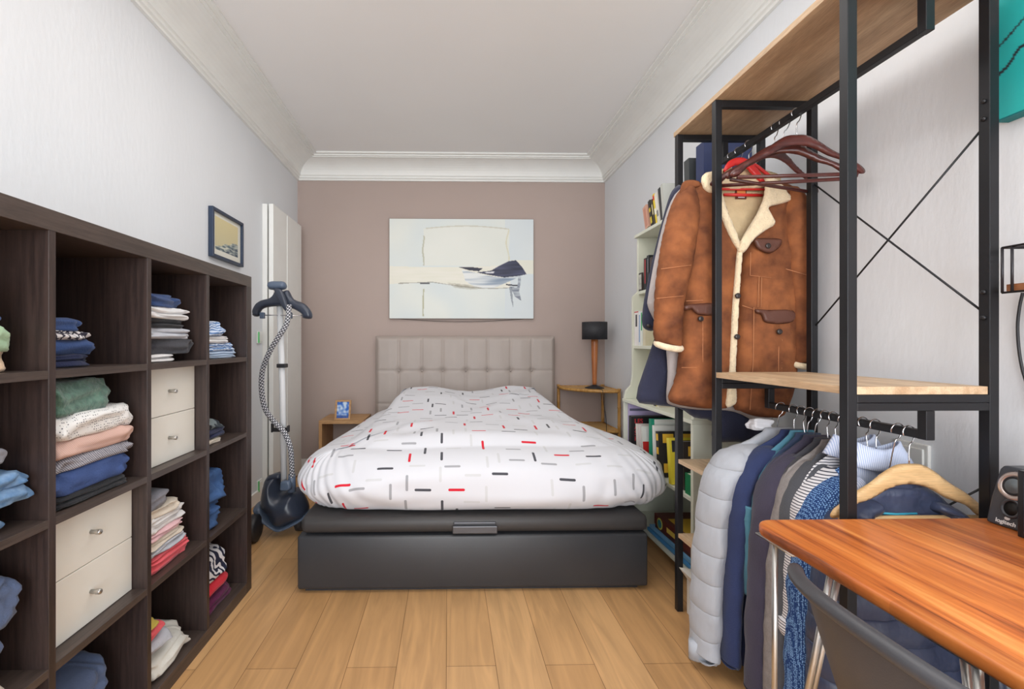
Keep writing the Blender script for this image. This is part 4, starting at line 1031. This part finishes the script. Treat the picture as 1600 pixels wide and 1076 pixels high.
def cpart(nm, px_, m, dy=0, th=.04, ed=.05, res=.012, wr=.004, wf=9, fold=0, sub=3, seed=1, back=1.0, st=(1,1)):
    return MB().pillow(pxo(px_, CY+dy, sub), face_map(CY+dy), th, ed, res, wr, wf, seed, back, st, fold).build(nm, m, coat)
cpart('front_panel', [(1092,286),(1078,292),(1064,305),(1066,400),(1064,500),(1058,580),(1045,618),(1052,630),(1090,637),(1120,638),(1139,634),(1141,600),(1144,540),(1147,470),(1152,420),(1153,382),(1140,345),(1124,305),(1108,286)], M_sued, 0, .045, .06, .012, .007, 7, .012, seed=2, st=(1.6,.7))
cpart('front_panel', [(1206,284),(1228,288),(1250,305),(1256,400),(1250,480),(1244,540),(1240,600),(1222,648),(1205,652),(1180,650),(1157,642),(1146,632),(1147,560),(1152,480),(1157,420),(1160,388),(1172,360),(1192,318)], M_sued, 0, .045, .06, .012, .007, 7, .012, seed=5, st=(1.6,.7))
cpart('back_lining', [(1098,285),(1110,268),(1150,262),(1205,268),(1222,290),(1215,400),(1200,600),(1100,590),(1098,400)], M_shl2, .028, .012, .02, .02)
cpart('sleeve', [(1080,290),(1062,297),(1049,320),(1040,350),(1031,395),(1024,450),(1022,500),(1023,532),(1040,541),(1063,543),(1066,500),(1071,460),(1080,420),(1088,370),(1092,320)], M_sued, -.035, .042, .05, .011, .005, 13, .012, seed=7, st=(.7,1.5))
cpart('sleeve', [(1236,290),(1250,298),(1259,320),(1262,380),(1266,450),(1269,520),(1271,566),(1255,567),(1238,568),(1238,520),(1234,450),(1226,390),(1222,330),(1226,300)], M_sued, -.03, .040, .045, .011, .005, 13, .012, seed=9, st=(.7,1.5))
def cuff(x0, y0, x1, y1, dy):
    a = at(x0, y0, Y=CY+dy); b = at(x1, y1, Y=CY+dy); c = (a+b)/2; rx = (b-a).length/2; ang = math.atan2(b.z-a.z, b.x-a.x)
    P = []
    for k in range(29):
        th = 2*pi*k/28; P.append(Vector((c.x+rx*cos(th)*cos(ang), c.y-.034*sin(th), c.z+rx*cos(th)*sin(ang)-.010*sin(th))))
    MB().tube(P, .0125, 12, False).build('shearling_cuff', M_shl, coat)
cuff(1027, 537, 1062, 543, -.035); cuff(1239, 568, 1268, 569, -.03)
cpart('collar', [(1096,277),(1104,270),(1113,269),(1121,276),(1128,300),(1135,325),(1145,350),(1155,376),(1154,391),(1146,381),(1134,357),(1124,330),(1116,305),(1107,302),(1098,292)], M_shl, -.052, .012, .014, .007, .002, 40, sub=3)
cpart('collar', [(1197,277),(1207,276),(1220,287),(1230,300),(1236,312),(1222,318),(1201,324),(1206,336),(1211,350),(1196,360),(1178,374),(1166,391),(1158,396),(1152,390),(1158,374),(1171,352),(1184,330),(1194,305)], M_shl, -.052, .013, .014, .007, .002, 40, sub=3)
cpart('collar_stand', [(1127,276),(1160,273),(1197,276),(1196,292),(1160,296),(1130,294)], M_shl, .0, .008, .012, .01)
cpart('front_band', [(1152,388),(1160,390),(1157,430),(1154,480),(1151,540),(1149,590),(1151,625),(1144,634),(1134,633),(1137,590),(1140,540),(1144,480),(1148,430)], M_shl, -.045, .012, .01, .007, .002, 30)
for O in ([(1069,477),(1084,475),(1116,474),(1117,490),(1107,493),(1090,491),(1080,483),(1070,485)], [(1180,483),(1200,484),(1239,485),(1239,502),(1215,506),(1195,503),(1190,492),(1182,489)], [(1179,373),(1200,372),(1221,374),(1218,386),(1202,396),(1184,389),(1180,382)]):
    cpart('pocket_flap', O, M_sued2, -.058, .007, .006, .007, sub=3)
for bx_, by_ in ((1153,462),(1152,526),(1095,498),(1218,518),(1200,384)):
    c = at(bx_, by_, Y=CY-.066); MB().lathe(c, [(.002,-.005),(.008,-.005),(.011,-.002),(.010,.004)], 16, 'Y').build('button', M_btn, coat)
for O in (((1173,394),(1172,430),(1205,434)), ((1186,432),(1184,480)), ((1190,432),(1189,480)), ((1072,470),(1117,468)), ((1160,477),(1180,484)), ((1098,500),(1098,574),(1065,574)),
          ((1217,530),(1216,600)), ((1222,530),(1221,600)), ((1178,480),(1177,560),(1172,640)), ((1033,420),(1080,414)), ((1026,466),(1068,462)), ((1228,420),(1262,430))):
    dy_ = -.083 if O[0][0] < 1040 else -.075 if O[0][0] > 1224 else -.0535
    MB().tube([at(x, y__, Y=CY+dy_) for x, y__ in O], .0013, 6).build('seam', M_seam, coat)
for O in ([(1066,286),(1076,281),(1092,283),(1094,291),(1080,295),(1067,303),(1062,300)], [(1234,292),(1240,294),(1256,310),(1256,316),(1246,316),(1238,302)]):
    cpart('epaulette', O, M_sued, -.052, .006, .006, .007)
lb = at(1149, 296, Y=CY+.012); lc = at(1166, 311, Y=CY+.012)
lbp = MB().box(lb.x, lc.x, CY+.010, CY+.013, lc.z, lb.z).build('brand_label', mat('label_border', (96,50,36), .7), coat, False)
MB().box(lb.x+.005, lc.x-.005, CY+.0085, CY+.010, lc.z+.012, lb.z-.005).build('label_patch', mat('orange_label', (232,146,80), .7), coat, False)
MB().box(lb.x+.009, lc.x-.009, CY+.0078, CY+.0085, lc.z+.004, lc.z+.008).build('label_patch', M_white, coat, False)
MB().tube([at(x, y__, Y=CY+.008) for x, y__ in ((1143,280),(1150,278),(1160,276),(1170,279),(1174,281))], .003, 8).build('hanging_loop', M_sued2, coat)
rbar = [at(1131, 304, Y=CY-.0), at(1191, 305, Y=CY-.0)]
ob = MB().tube(rbar, .006, 10).build('front_bar', M_redp, redh)
MB().pillow(pxo([(1129,270),(1137,253),(1152,246),(1166,248),(1182,262),(1195,282),(1193,288),(1178,276),(1165,262),(1152,258),(1140,263)], CY-.01), face_map(CY-.01), .008, .006, .006).build('red_yoke', M_redp, redh)
# grey trench and navy coat behind
t = thing('coat', 'pale grey coat showing as a strip behind the shearling coat', 'coat', (RAILX, 1.905, at(1100,640,Y=1.905).z))
MB().pillow(pxo([(1095,292),(1062,296),(1042,330),(1024,400),(1013,460),(1012,478),(1022,500),(1038,530),(1043,580),(1041,622),(1050,633),(1090,640),(1134,641),(1160,648),(1196,667),(1208,650),(1216,600),(1220,420),(1230,330),(1205,292)], 1.905), face_map(1.905), .018, .03, .02, .005, 9, 3).build('body', C('pale_grey_wool', (176,168,166)), t)
coat_hanger_simple('metal hook hanger of the pale grey coat', 1.905, UR, M_rub, .1, .26)
t = thing('coat', 'long navy coat hanging behind the shearling coat', 'coat', (RAILX, 1.96, at(1150,690,Y=1.96).z))
M_nvc = C('deep_navy_wool', (48,50,68))
MB().pillow(pxo([(1100,286),(1070,289),(1052,300),(1044,330),(1046,450),(1032,500),(1012,560),(994,622),(1020,632),(1060,637),(1085,652),(1112,658),(1114,688),(1150,690),(1196,691),(1197,650),(1200,500),(1218,400),(1220,310),(1200,290),(1150,282)], 1.96), face_map(1.96), .02, .03, .016, .006, 9, 6, fold=.01, st=(1.5,.5) if False else 1) if False else None
MB().pillow(pxo([(1100,286),(1070,289),(1052,300),(1044,330),(1046,450),(1032,500),(1012,560),(994,622),(1020,632),(1060,637),(1085,652),(1112,658),(1114,688),(1150,690),(1196,691),(1197,650),(1200,500),(1218,400),(1220,310),(1200,290),(1150,282)], 1.96), face_map(1.96), .02, .03, .016, .006, 9, 6, 1.0, (1.5,.5), .01).build('body', M_nvc, t)
MB().pillow(pxo([(1064,290),(1050,298),(1040,325),(1028,370),(1016,420),(1006,470),(1003,502),(1008,514),(1022,516),(1030,500),(1040,460),(1052,400),(1062,330)], 1.945), face_map(1.945), .028, .03, .012, .004, 12, 8).build('sleeve', M_nvc, t)
MB().tube([at(1013,509,Y=1.92)+Vector((0,0,0)), at(1013,509,Y=1.914)], .008, 12).build('button', M_btn, t)
coat_hanger_simple('metal hook hanger of the long navy coat', 1.955, UR, M_rub, .1, .26)

# ------------------------------------------------------------------ garments on the lower rail
LR = .937; zN = .868
def rumple(mb, amp, fr, seed, st=(1,1,.35)):
    for p in mb.v:
        q_ = Vector((p.x*fr*st[0]+seed, p.y*fr*st[1], p.z*fr*st[2]))
        n_ = noise.noise(q_)+.5*noise.noise(q_*2.2); p.y += amp*n_; p.x += amp*.5*noise.noise(q_+Vector((9,9,9)))
def garment(name, label, Y, m, L=.87, Rr=.80, ln=.8, slv=.78, zn=zN, th=.018, sr=.045, quilt=0, collar=None, seed=0, cuffm=None, slvm=None, flare=0, gcat='jacket', hookx=0):
    X = RAILX
    t_ = thing(name, label, gcat, (X, Y, zn-ln))
    def sx(v): return v*(L if v < 0 else Rr)
    lv = [(-ln, .205+flare), (-ln*.85, .203+flare*.8), (-ln*.7, .2), (-ln*.55, .197), (-ln*.4, .195), (-.22, .2), (-.15, .205), (-.115, .2), (-.09, .18), (-.065, .145), (-.04, .10), (-.015, .06), (0, .052)]
    levels = []
    for i in range(len(lv)-1):
        for k in range(8 if i < 6 else 2):
            f = k/(8 if i < 6 else 2); levels.append((lv[i][0]*(1-f)+lv[i+1][0]*f, lv[i][1]*(1-f)+lv[i+1][1]*f))
    levels.append(lv[-1]); rings = []
    for dz_, w_ in levels:
        th_ = th*(.62 if dz_ > -.03 else .8 if dz_ > -.1 else 1.0)
        if quilt: th_ *= .75+.4*abs(sin(dz_*pi/quilt))**.6; w_ *= .985+.02*abs(sin(dz_*pi/quilt))
        rings.append([(X+sx(w_*cos(2*pi*j/56)), Y+th_*sin(2*pi*j/56), zn+dz_) for j in range(56)])
    mb = MB().loft(rings); rumple(mb, .009, 15, seed); mb.build('body', m, t_)
    for s in (-1, 1):
        pts = [(s*.075, -.075), (s*.13, -.10), (s*.178, -.15), (s*.207, -.23), (s*.226, -.38), (s*.238, -.55), (s*.245, -slv+.03), (s*.247, -slv)]
        P_ = spl([Vector((X+sx(a)-(.012 if s<0 else -.006), Y-.012, zn+b)) for a, b in pts], 12, False)
        if quilt: rf = lambda q_: sr*(1.02-.12*q_)*(.95+.06*abs(sin(q_*slv*pi/quilt))**.6)*(min(1, .5+q_*2.5))*1.08
        else: rf = lambda q_: sr*(1-.22*q_)*(min(1, .72+q_*4))*1.08
        mb = MB().tube(P_, rf, 22, True, .42 if s > 0 else .55); rumple(mb, .008, 20, seed+3, (1,1,.7)); mb.build('sleeve', slvm or m, t_)
        if cuffm:
            e = P_[-1]; MB().tube([e+Vector((0,0,.035)), e+Vector((0,0,-.03))], sr*.72, 20, True, .5).build('cuff', cuffm, t_)
    if collar:
        cm, cw, ch = collar; rings = []
        for k, (dz_, g) in enumerate(((-.035, 1.5), (-.02, 1.35), (.012, 1.05), (ch*.6, .98), (ch*.55, .86), (-.01, .8))):
            rings.append([(X+cw*g*cos(2*pi*j/32)*(.9), Y-.004+.02*g*sin(2*pi*j/32), zn+dz_+.01*cos(4*pi*j/32)) for j in range(32)])
        mb = MB().loft(rings); mb.build('collar', cm, t_)
    # hanger with its hook over the rail
    h_ = thing('clothes_hanger', 'wire hanger hook of the '+hl[0], 'clothes hanger', (X, Y, zn-.04), 'wire hangers on the lower rail')
    sw = .012*sin(seed*2.3)
    hpz = [p+Vector((0, (LR-p.z)*.2*sin(seed*1.7), 0)) for p in hook_pts(X, Y, LR+.0005, .0165, zn-.02, 1)]
    MB().tube(spl(hpz, 3, False), .0018, 8).build('hook', M_wire, h_)
    MB().tube([Vector((X-.05, Y, zn-.045)), Vector((X, Y, zn-.02)), Vector((X+.045, Y, zn-.045))], .002, 6).build('wire_shoulder', M_wire, h_)
    return t_
hl = ['']
def strp(*a): return striped(*a)
M_puf = mat('pale_grey_quilted_nylon', (172,176,184), .6, var=.04, vs_=12, bump=.15, bs=60, sheen=.2)
def quilt_bump(m, step):
    nt = m.node_tree; N = nt.nodes; L = nt.links; b = N['Principled BSDF']
    tc = N.new('ShaderNodeTexCoord'); nn = N.new('ShaderNodeTexNoise'); nn.inputs['Scale'].default_value = 22; nn.inputs['Detail'].default_value = 3
    mp = N.new('ShaderNodeMapping'); mp.inputs['Scale'].default_value = (1,1,.45); L.new(tc.outputs['Object'], mp.inputs['Vector']); L.new(mp.outputs[0], nn.inputs['Vector'])
    sp = N.new('ShaderNodeSeparateXYZ'); L.new(tc.outputs['Object'], sp.inputs[0])
    a = N.new('ShaderNodeMath'); a.operation = 'MULTIPLY'; a.inputs[1].default_value = pi/step; L.new(sp.outputs[2], a.inputs[0])
    c = N.new('ShaderNodeMath'); c.operation = 'SINE'; L.new(a.outputs[0], c.inputs[0])
    d = N.new('ShaderNodeMath'); d.operation = 'ABSOLUTE'; L.new(c.outputs[0], d.inputs[0])
    e = N.new('ShaderNodeMath'); e.operation = 'POWER'; e.inputs[1].default_value = .35; L.new(d.outputs[0], e.inputs[0])
    g = N.new('ShaderNodeMath'); g.operation = 'MULTIPLY_ADD'; g.inputs[1].default_value = .9; L.new(nn.outputs['Fac'], g.inputs[0]); L.new(e.outputs[0], g.inputs[2])
    bp = N.new('ShaderNodeBump'); bp.inputs['Strength'].default_value = .6; bp.inputs['Distance'].default_value = .012
    L.new(g.outputs[0], bp.inputs['Height']); L.new(bp.outputs['Normal'], b.inputs['Normal'])
quilt_bump(M_puf, .1)
M_nblz = C('navy_blazer_wool', (50,60,96)); M_teal = C('teal_cotton', (84,134,154)); M_dkn = C('dusty_navy', (62,76,104)); M_pch = C('plum_charcoal', (68,64,80))
M_ch2 = C('suit_charcoal', (74,74,80)); M_lin = mat('grey_linen', (142,136,134), .9, vs_=60, var=.15, bump=.5, bs=260); M_dg = C('dark_grey_suit', (82,84,90))
M_ssh = striped('white_shirt_dark_pinstripes', (70,72,84), (222,220,222), 'Z', 38, .24, distort=1.2)
M_twd = dotted('blue_boucle_tweed', (128,168,214), (38,66,118), 210, .42, 'F1'); M_lbs = striped('light_blue_fine_stripe', (176,190,222), (222,228,244), 'X', 60, .5, distort=.4)
M_npf = mat('navy_quilted_nylon', (58,66,90), .35, var=.12, vs_=10, bump=.2, bs=40)
quilt_bump(M_npf, .07)
M_wsh = C('crumpled_white_cotton', (226,226,230))
for (nm, lab, hk, Y_, m, kw) in (
    ('padded_jacket', 'pale grey quilted jacket farthest on the lower rail', 'pale grey quilted jacket', 1.665, M_puf, dict(L=1.12, sr=.076, quilt=.115, th=.03, ln=.78, slv=.80, cuffm=M_puf, seed=1, gcat='jacket', zn=.862)),
    ('blazer', 'navy blue blazer next to the pale grey quilted jacket', 'navy blue blazer', 1.60, M_nblz, dict(L=.90, seed=2, ln=.83, slv=.80, sr=.052)),
    ('shirt', 'teal shirt peeking out between two navy jackets', 'teal shirt', 1.562, M_teal, dict(L=.76, seed=3, ln=.42, slv=.3, th=.012, sr=.03, gcat='shirt', zn=.872)),
    ('jacket', 'dusty dark blue jacket with raised collar on the lower rail', 'dusty dark blue jacket', 1.53, M_dkn, dict(L=.72, seed=4, ln=.70, slv=.55, th=.02, sr=.042)),
    ('suit_jacket', 'plum tinted charcoal jacket behind the plain charcoal one', 'plum tinted charcoal jacket', 1.495, M_pch, dict(L=.84, seed=5, ln=.86, slv=.82, sr=.045)),
    ('suit_jacket', 'plain charcoal suit jacket beside the grey linen blazer', 'plain charcoal suit jacket', 1.462, M_ch2, dict(L=.74, seed=6, ln=.86, slv=.7, sr=.045)),
    ('blazer', 'light grey linen blazer between charcoal and dark grey jackets', 'light grey linen blazer', 1.43, M_lin, dict(L=.78, seed=7, ln=.85, slv=.84, sr=.042)),
    ('suit_jacket', 'dark grey jacket in front of the grey linen blazer', 'dark grey jacket', 1.395, M_dg, dict(L=.76, seed=8, ln=.85, slv=.8, sr=.05)),
    ('shirt', 'white shirt with dark thin stripes behind the blue tweed', 'white striped shirt', 1.362, M_ssh, dict(L=.80, seed=9, ln=.6, slv=.55, th=.012, sr=.034, gcat='shirt', collar=(M_lbs, .07, .035))),
    ('tweed_jacket', 'bright blue boucle tweed jacket on the lower rail', 'bright blue tweed jacket', 1.325, M_twd, dict(L=.80, seed=10, ln=.78, slv=.72, th=.02, sr=.05, zn=.842)),
    ('shirt', 'light blue fine striped shirt with open collar', 'light blue shirt', 1.288, M_lbs, dict(L=.62, Rr=.7, seed=11, ln=.6, slv=.5, th=.012, sr=.03, gcat='shirt', collar=(M_lbs, .075, .04), zn=.86)),
    ('padded_jacket', 'dark navy quilted jacket nearest the desk on the lower rail', 'dark navy quilted jacket', 1.225, M_npf, dict(L=.84, Rr=.88, seed=12, ln=.8, slv=.78, th=.03, sr=.055, quilt=.075, zn=.815))):
    hl[0] = hk; g_ = garment(nm, lab, Y_, m, **kw)
MB().tube([at(1372, 801, Y=1.196), at(1400, 803, Y=1.196), at(1432, 802, Y=1.196)], .003, 8).build('cyan_trim', mat('cyan_piping', (60,170,200), .5), g_)
wooden_hanger('pale wooden hanger in front of the dark navy quilted jacket', RAILX-.006, 1.187, LR, M_ltw, .42, .13, R(0), 0, body=.042, thick=.008, hz=.082, r_=.0165)
ob = foldmesh(1.165, 1.70, .848, .075, .05, .04, 1, 77, 0, 2.0).build('knitted_hat', M_wsh); tag(ob, 'white crumpled cloth hanging above the pale grey quilted jacket', 'cloth')

# ------------------------------------------------------------------ desk and what stands on it
def desk_mat():
    m, nt, b = newmat('varnished_orange_teak'); N = nt.nodes; L = nt.links
    tc = N.new('ShaderNodeTexCoord'); mp = N.new('ShaderNodeMapping'); mp.inputs['Scale'].default_value = (10, .55, 1); L.new(tc.outputs['Object'], mp.inputs['Vector'])
    n = N.new('ShaderNodeTexNoise'); n.inputs['Scale'].default_value = 3.2; n.inputs['Detail'].default_value = 7; n.inputs['Distortion'].default_value = .5; n.inputs['Roughness'].default_value = .62
    L.new(mp.outputs[0], n.inputs['Vector']); r = N.new('ShaderNodeValToRGB'); e = r.color_ramp.elements
    e[0].position = .34; e[0].color = (*lin((116,58,26)), 1); e[1].position = .70; e[1].color = (*lin((232,158,88)), 1)
    q_ = e.new(.43); q_.color = (*lin((184,98,44)), 1); q_ = e.new(.56); q_.color = (*lin((212,124,58)), 1)
    L.new(n.outputs['Fac'], r.inputs['Fac']); sp = N.new('ShaderNodeTexBrick'); sp.offset = .41
    sp.inputs['Scale'].default_value = 1; sp.inputs['Brick Width'].default_value = .9; sp.inputs['Row Height'].default_value = .055; sp.inputs['Mortar Size'].default_value = 0
    sp.inputs['Color1'].default_value = (.82,.80,.78,1); sp.inputs['Color2'].default_value = (1.12,1.1,1.06,1)
    m2 = N.new('ShaderNodeMapping'); m2.inputs['Rotation'].default_value = (0,0,pi/2); L.new(tc.outputs['Object'], m2.inputs['Vector']); L.new(m2.outputs[0], sp.inputs['Vector'])
    mx = N.new('ShaderNodeMix'); mx.data_type = 'RGBA'; mx.blend_type = 'MULTIPLY'; mx.inputs['Factor'].default_value = 1
    L.new(r.outputs['Color'], mx.inputs['A']); L.new(sp.outputs['Color'], mx.inputs['B']); L.new(mx.outputs['Result'], b.inputs['Base Color'])
    b.inputs['Roughness'].default_value = .38; return m
DZ = .74; c0 = at(1188, 822, Z=DZ); DX0 = .738; DY1 = 1.118; DX1 = XR-.012; DY0 = .40
desk = thing('desk', 'orange teak desk with rounded corner on steel hairpin legs', 'desk', ((DX0+DX1)/2, (DY0+DY1)/2, 0))
rr = .05; O = []
for (cx2, cy2, a0_) in ((DX0+rr, DY1-rr, 90), (DX0+rr, DY0+rr, 180), (DX1-rr, DY0+rr, 270), (DX1-rr, DY1-rr, 0)):
    for k in range(7): a_ = R(a0_+k*15); O.append((cx2+rr*cos(a_), cy2+rr*sin(a_)))
MB().prism(O, lambda a, b, d: (a, b, d), DZ-.026, DZ).build('desktop', desk_mat(), desk, True, .007)
def hairpin(cx2, cy2, sx_, sy_):
    foot = Vector((cx2-sx_*.012, cy2+sy_*.06, .0))
    P_ = [Vector((cx2-sx_*.04, cy2+sy_*.035, DZ-.03)), foot+Vector((-.012,0,.03)), foot+Vector((0,0,.008)), foot+Vector((.012,0,.03)), Vector((cx2+sx_*.03, cy2-sy_*.05, DZ-.03))]
    mb = MB(); P2 = [P_[0], P_[0]*.5+P_[1]*.5]+spl(P_[1:4], 4, False)+[P_[3]*.5+P_[4]*.5, P_[4]]
    mb.tube(P2, .0062, 10); mb.tube([P_[4]+Vector((.03*sx_,.01,0)), P_[4]*.08+P_[3]*.92+Vector((.006,0,0))], .0062, 10)
    mb.box(cx2-.07, cx2+.07, cy2-.06, cy2+.06, DZ-.031, DZ-.0265); mb.build('hairpin_leg', M_chrome, desk)
hairpin(DX0+.075, DY1-.075, 1, 1); hairpin(DX0+.08, DY0+.3, 1, -1); hairpin(DX1-.08, DY1-.08, -1, 1); hairpin(DX1-.08, DY0+.1, -1, -1)

M_spk = mat('charcoal_speaker_plastic', (62,64,70), .4, var=.04)
t = thing('speaker', 'charcoal desktop speaker with silver ring at the back of the desk', 'speaker', (1.35, 1.09, DZ))
SPx = 1.297
def smp(a, b, d): return (SPx+.03*b/.14-d*1.0+.0, 1.103-a, DZ+.0008+b)       # a along -Y, b up, d towards the seat
outl = [(.012,0),(.098,0),(.096,.06),(.09,.128),(.082,.138),(.024,.138),(.018,.128),(.012,.06)]
mb = MB(); mb.prism(outl, smp, 0.0, -.085); mb.build('cabinet', M_spk, t, False, .005)
def disc(nm, ca_, cb_, prof2, m, sc_=1.0):
    mb = MB(); mb.lathe((0,0,0), prof2, 36, 'Z'); mb.v = [Vector(smp(ca_+p.x*sc_, cb_+p.y, p.z)) for p in mb.v]; return mb.build(nm, m, t)
disc('driver_ring', .054, .097, [(.022,.0),(.022,.004),(.031,.004),(.033,0)], mat('silver_ring', (214,200,194), .25, metal=.6))
disc('driver_surround', .054, .097, [(.001,.002),(.016,.0025),(.018,.0045),(.0215,.0045),(.0225,.0)], M_rub)
disc('driver_cone', .054, .097, [(.001,.005),(.006,.0045),(.007,.003),(.0165,.005),(.017,.002)], mat('grey_cone', (112,122,128), .5))
disc('port_ring', .056, .046, [(.016,0),(.017,.004),(.021,.004),(.023,0)], M_spk, .9)
disc('port', .056, .046, [(.001,.001),(.0165,.001),(.0165,.0005)], mat('port_black', (14,14,15), .6), .9)
text_mb('logitech', .0125, lambda a, b, d: smp(.031+a, .008+b, .0008+d), .0003, bold=.0003).build('lettering', M_white, t, False)
mb = MB(); mb.lathe((0,0,0), [(.001,.0012),(.005,.0012),(.0055,0)], 16); mb.v = [Vector(smp(.052+p.x, .0215+p.y*.8, p.z)) for p in mb.v]; mb.build('emblem', M_white, t)
M_scr = mat('black_glossy_frame', (24,25,28), .25)
t = thing('small_screen', 'black framed panel standing at the right edge of the desk', 'screen', (1.275, .88, DZ))
MB().box(1.266, 1.282, .72, 1.004, DZ+.0006, DZ+.148).build('frame', M_scr, t, False, .002)
MB().box(1.2652, 1.2662, .732, .992, DZ+.012, DZ+.136).build('panel', mat('dark_panel', (40,46,60), .2), t, False)
MB().box(1.2645, 1.2653, .90, .984, DZ+.016, DZ+.05).build('panel_print', mat('grey_print', (170,172,178), .4, var=.3, vs_=60), t, False)

# wall shelf with wire frame and its cable
sy_ = at(1566, 456, X=1.37).y; t = thing('wall_shelf', 'small wall shelf with black wire frame above the speaker', 'wall shelf', (1.42, .95, 1.3))
zb_ = at(1566, 456, X=1.37).z; zt_ = at(1566, 387, X=1.37).z; M_wirek = mat('black_wire', (44,42,46), .4, metal=.3)
MB().box(1.375, XR-.002, .75, sy_-.004, zb_, zb_+.018).build('shelf_board', wood('walnut_board', (150,96,60), (112,68,42), 'Y', 3, .4), t, False, .001)
mb = MB()
for yy in (sy_, sy_-.02, .77):
    mb.tube([(1.37, yy, zb_-.002), (1.37, yy, zt_)], .0028, 8); mb.tube([(1.37, yy, zt_), (XR-.001, yy, zt_)], .0028, 8)
mb.tube([(1.37, sy_, zt_), (1.37, .77, zt_)], .0028, 8); mb.tube([(1.37, sy_, zb_-.002), (1.37, .77, zb_-.002)], .0028, 8); mb.build('wire_frame', M_wirek, t)
q_ = [(1598,457),(1593,480),(1590,510),(1592,545),(1597,575),(1604,600),(1612,640)]
tag(MB().tube(spl([at(x, y__, X=XR-.008) for x, y__ in q_], 5, False), .0032, 8).build('power_cable', M_rub), 'black cable hanging down the wall below the wire shelf', 'cable')

# ------------------------------------------------------------------ desk chair
t = thing('desk_chair', 'dark grey plastic shell chair tucked under the desk', 'chair', (.86, .68, 0))
M_sh = mat('dark_grey_polypropylene', (70,70,74), .42, var=.05, bump=.08, bs=400)
M_sh2 = M_sh
yc = .655
def shell():
    mb = MB(); nu, nv = 36, 40; P_ = []
    for j in range(nv+1):
        v = j/nv                                   # 0 = top of the back, 1 = front of the seat
        if v < .5:
            q_ = v/.5; z = .75-.30*q_; xb = .618+.075*q_**1.4; hw2 = .255-.075*q_**.8+.03*q_**3
        else:
            q_ = (v-.5)/.5; ang = min(1, q_/.28); z = .465-.04*sin(ang*pi/2)+.012*q_; xb = .715+.035*ang+max(0, q_-.12)*.44; hw2 = .21+.01*sin(q_*pi)
        for i in range(nu+1):
            u = i/nu*2-1; wrap = abs(u)**2.4
            if v < .5: x = xb+wrap*(.085-.03*v); zz = z-.03*wrap*(1-v*2) ; yy = yc+u*hw2
            else: x = xb; zz = z+.02*wrap; yy = yc+u*hw2
            P_.append(Vector((x, yy, zz)))
    n_ = nu+1; k = len(P_); T = .0055; mb.v = list(P_); N_ = []
    for j in range(nv+1):
        for i in range(nu+1):
            a = P_[min(j+1, nv)*n_+i]-P_[max(j-1, 0)*n_+i]; b = P_[j*n_+min(i+1, nu)]-P_[j*n_+max(i-1, 0)]
            N_.append(a.cross(b).normalized())
    for p, q_ in zip(P_, N_): mb.v.append(p+q_*T)
    for j in range(nv):
        for i in range(nu):
            a = j*n_+i; mb.f.append((a, a+1, a+n_+1, a+n_)); mb.f.append((k+a, k+a+n_, k+a+n_+1, k+a+1))
    ed = [j*n_ for j in range(nv+1)]+[nv*n_+i for i in range(1, nu+1)]+[j*n_+nu for j in range(nv-1, -1, -1)]+[i for i in range(nu-1, 0, -1)]
    for a, b in zip(ed, ed[1:]+ed[:1]): mb.f.append((a, b, k+b, k+a))
    return mb, [P_[i] for i in range(nu+1)], [P_[j*n_] for j in range(nv+1)], [P_[j*n_+nu] for j in range(nv+1)]
mb, rim, s1, s2 = shell(); mb.build('shell', M_sh, t)
R_ = [p+Vector((-.009, 0, -.003)) for p in rim]; MB().tube(R_, .0135, 14, True).build('rolled_rim', M_sh, t)
for fx_, fy_ in ((.78,.82),(.78,.49),(1.02,.82),(1.02,.49)):
    ox = -.03 if fx_ < .9 else .04; oy = .05 if fy_ > .6 else -.05
    MB().tube([(fx_, fy_, .43), (fx_+ox, fy_+oy, .003)], .009, 12).build('leg', M_chrome, t)
mb = MB(); mb.tube([(.78,.49,.425),(.78,.82,.425),(1.02,.82,.425),(1.02,.49,.425),(.78,.49,.425)], .008, 8); mb.build('seat_frame', M_chrome, t)
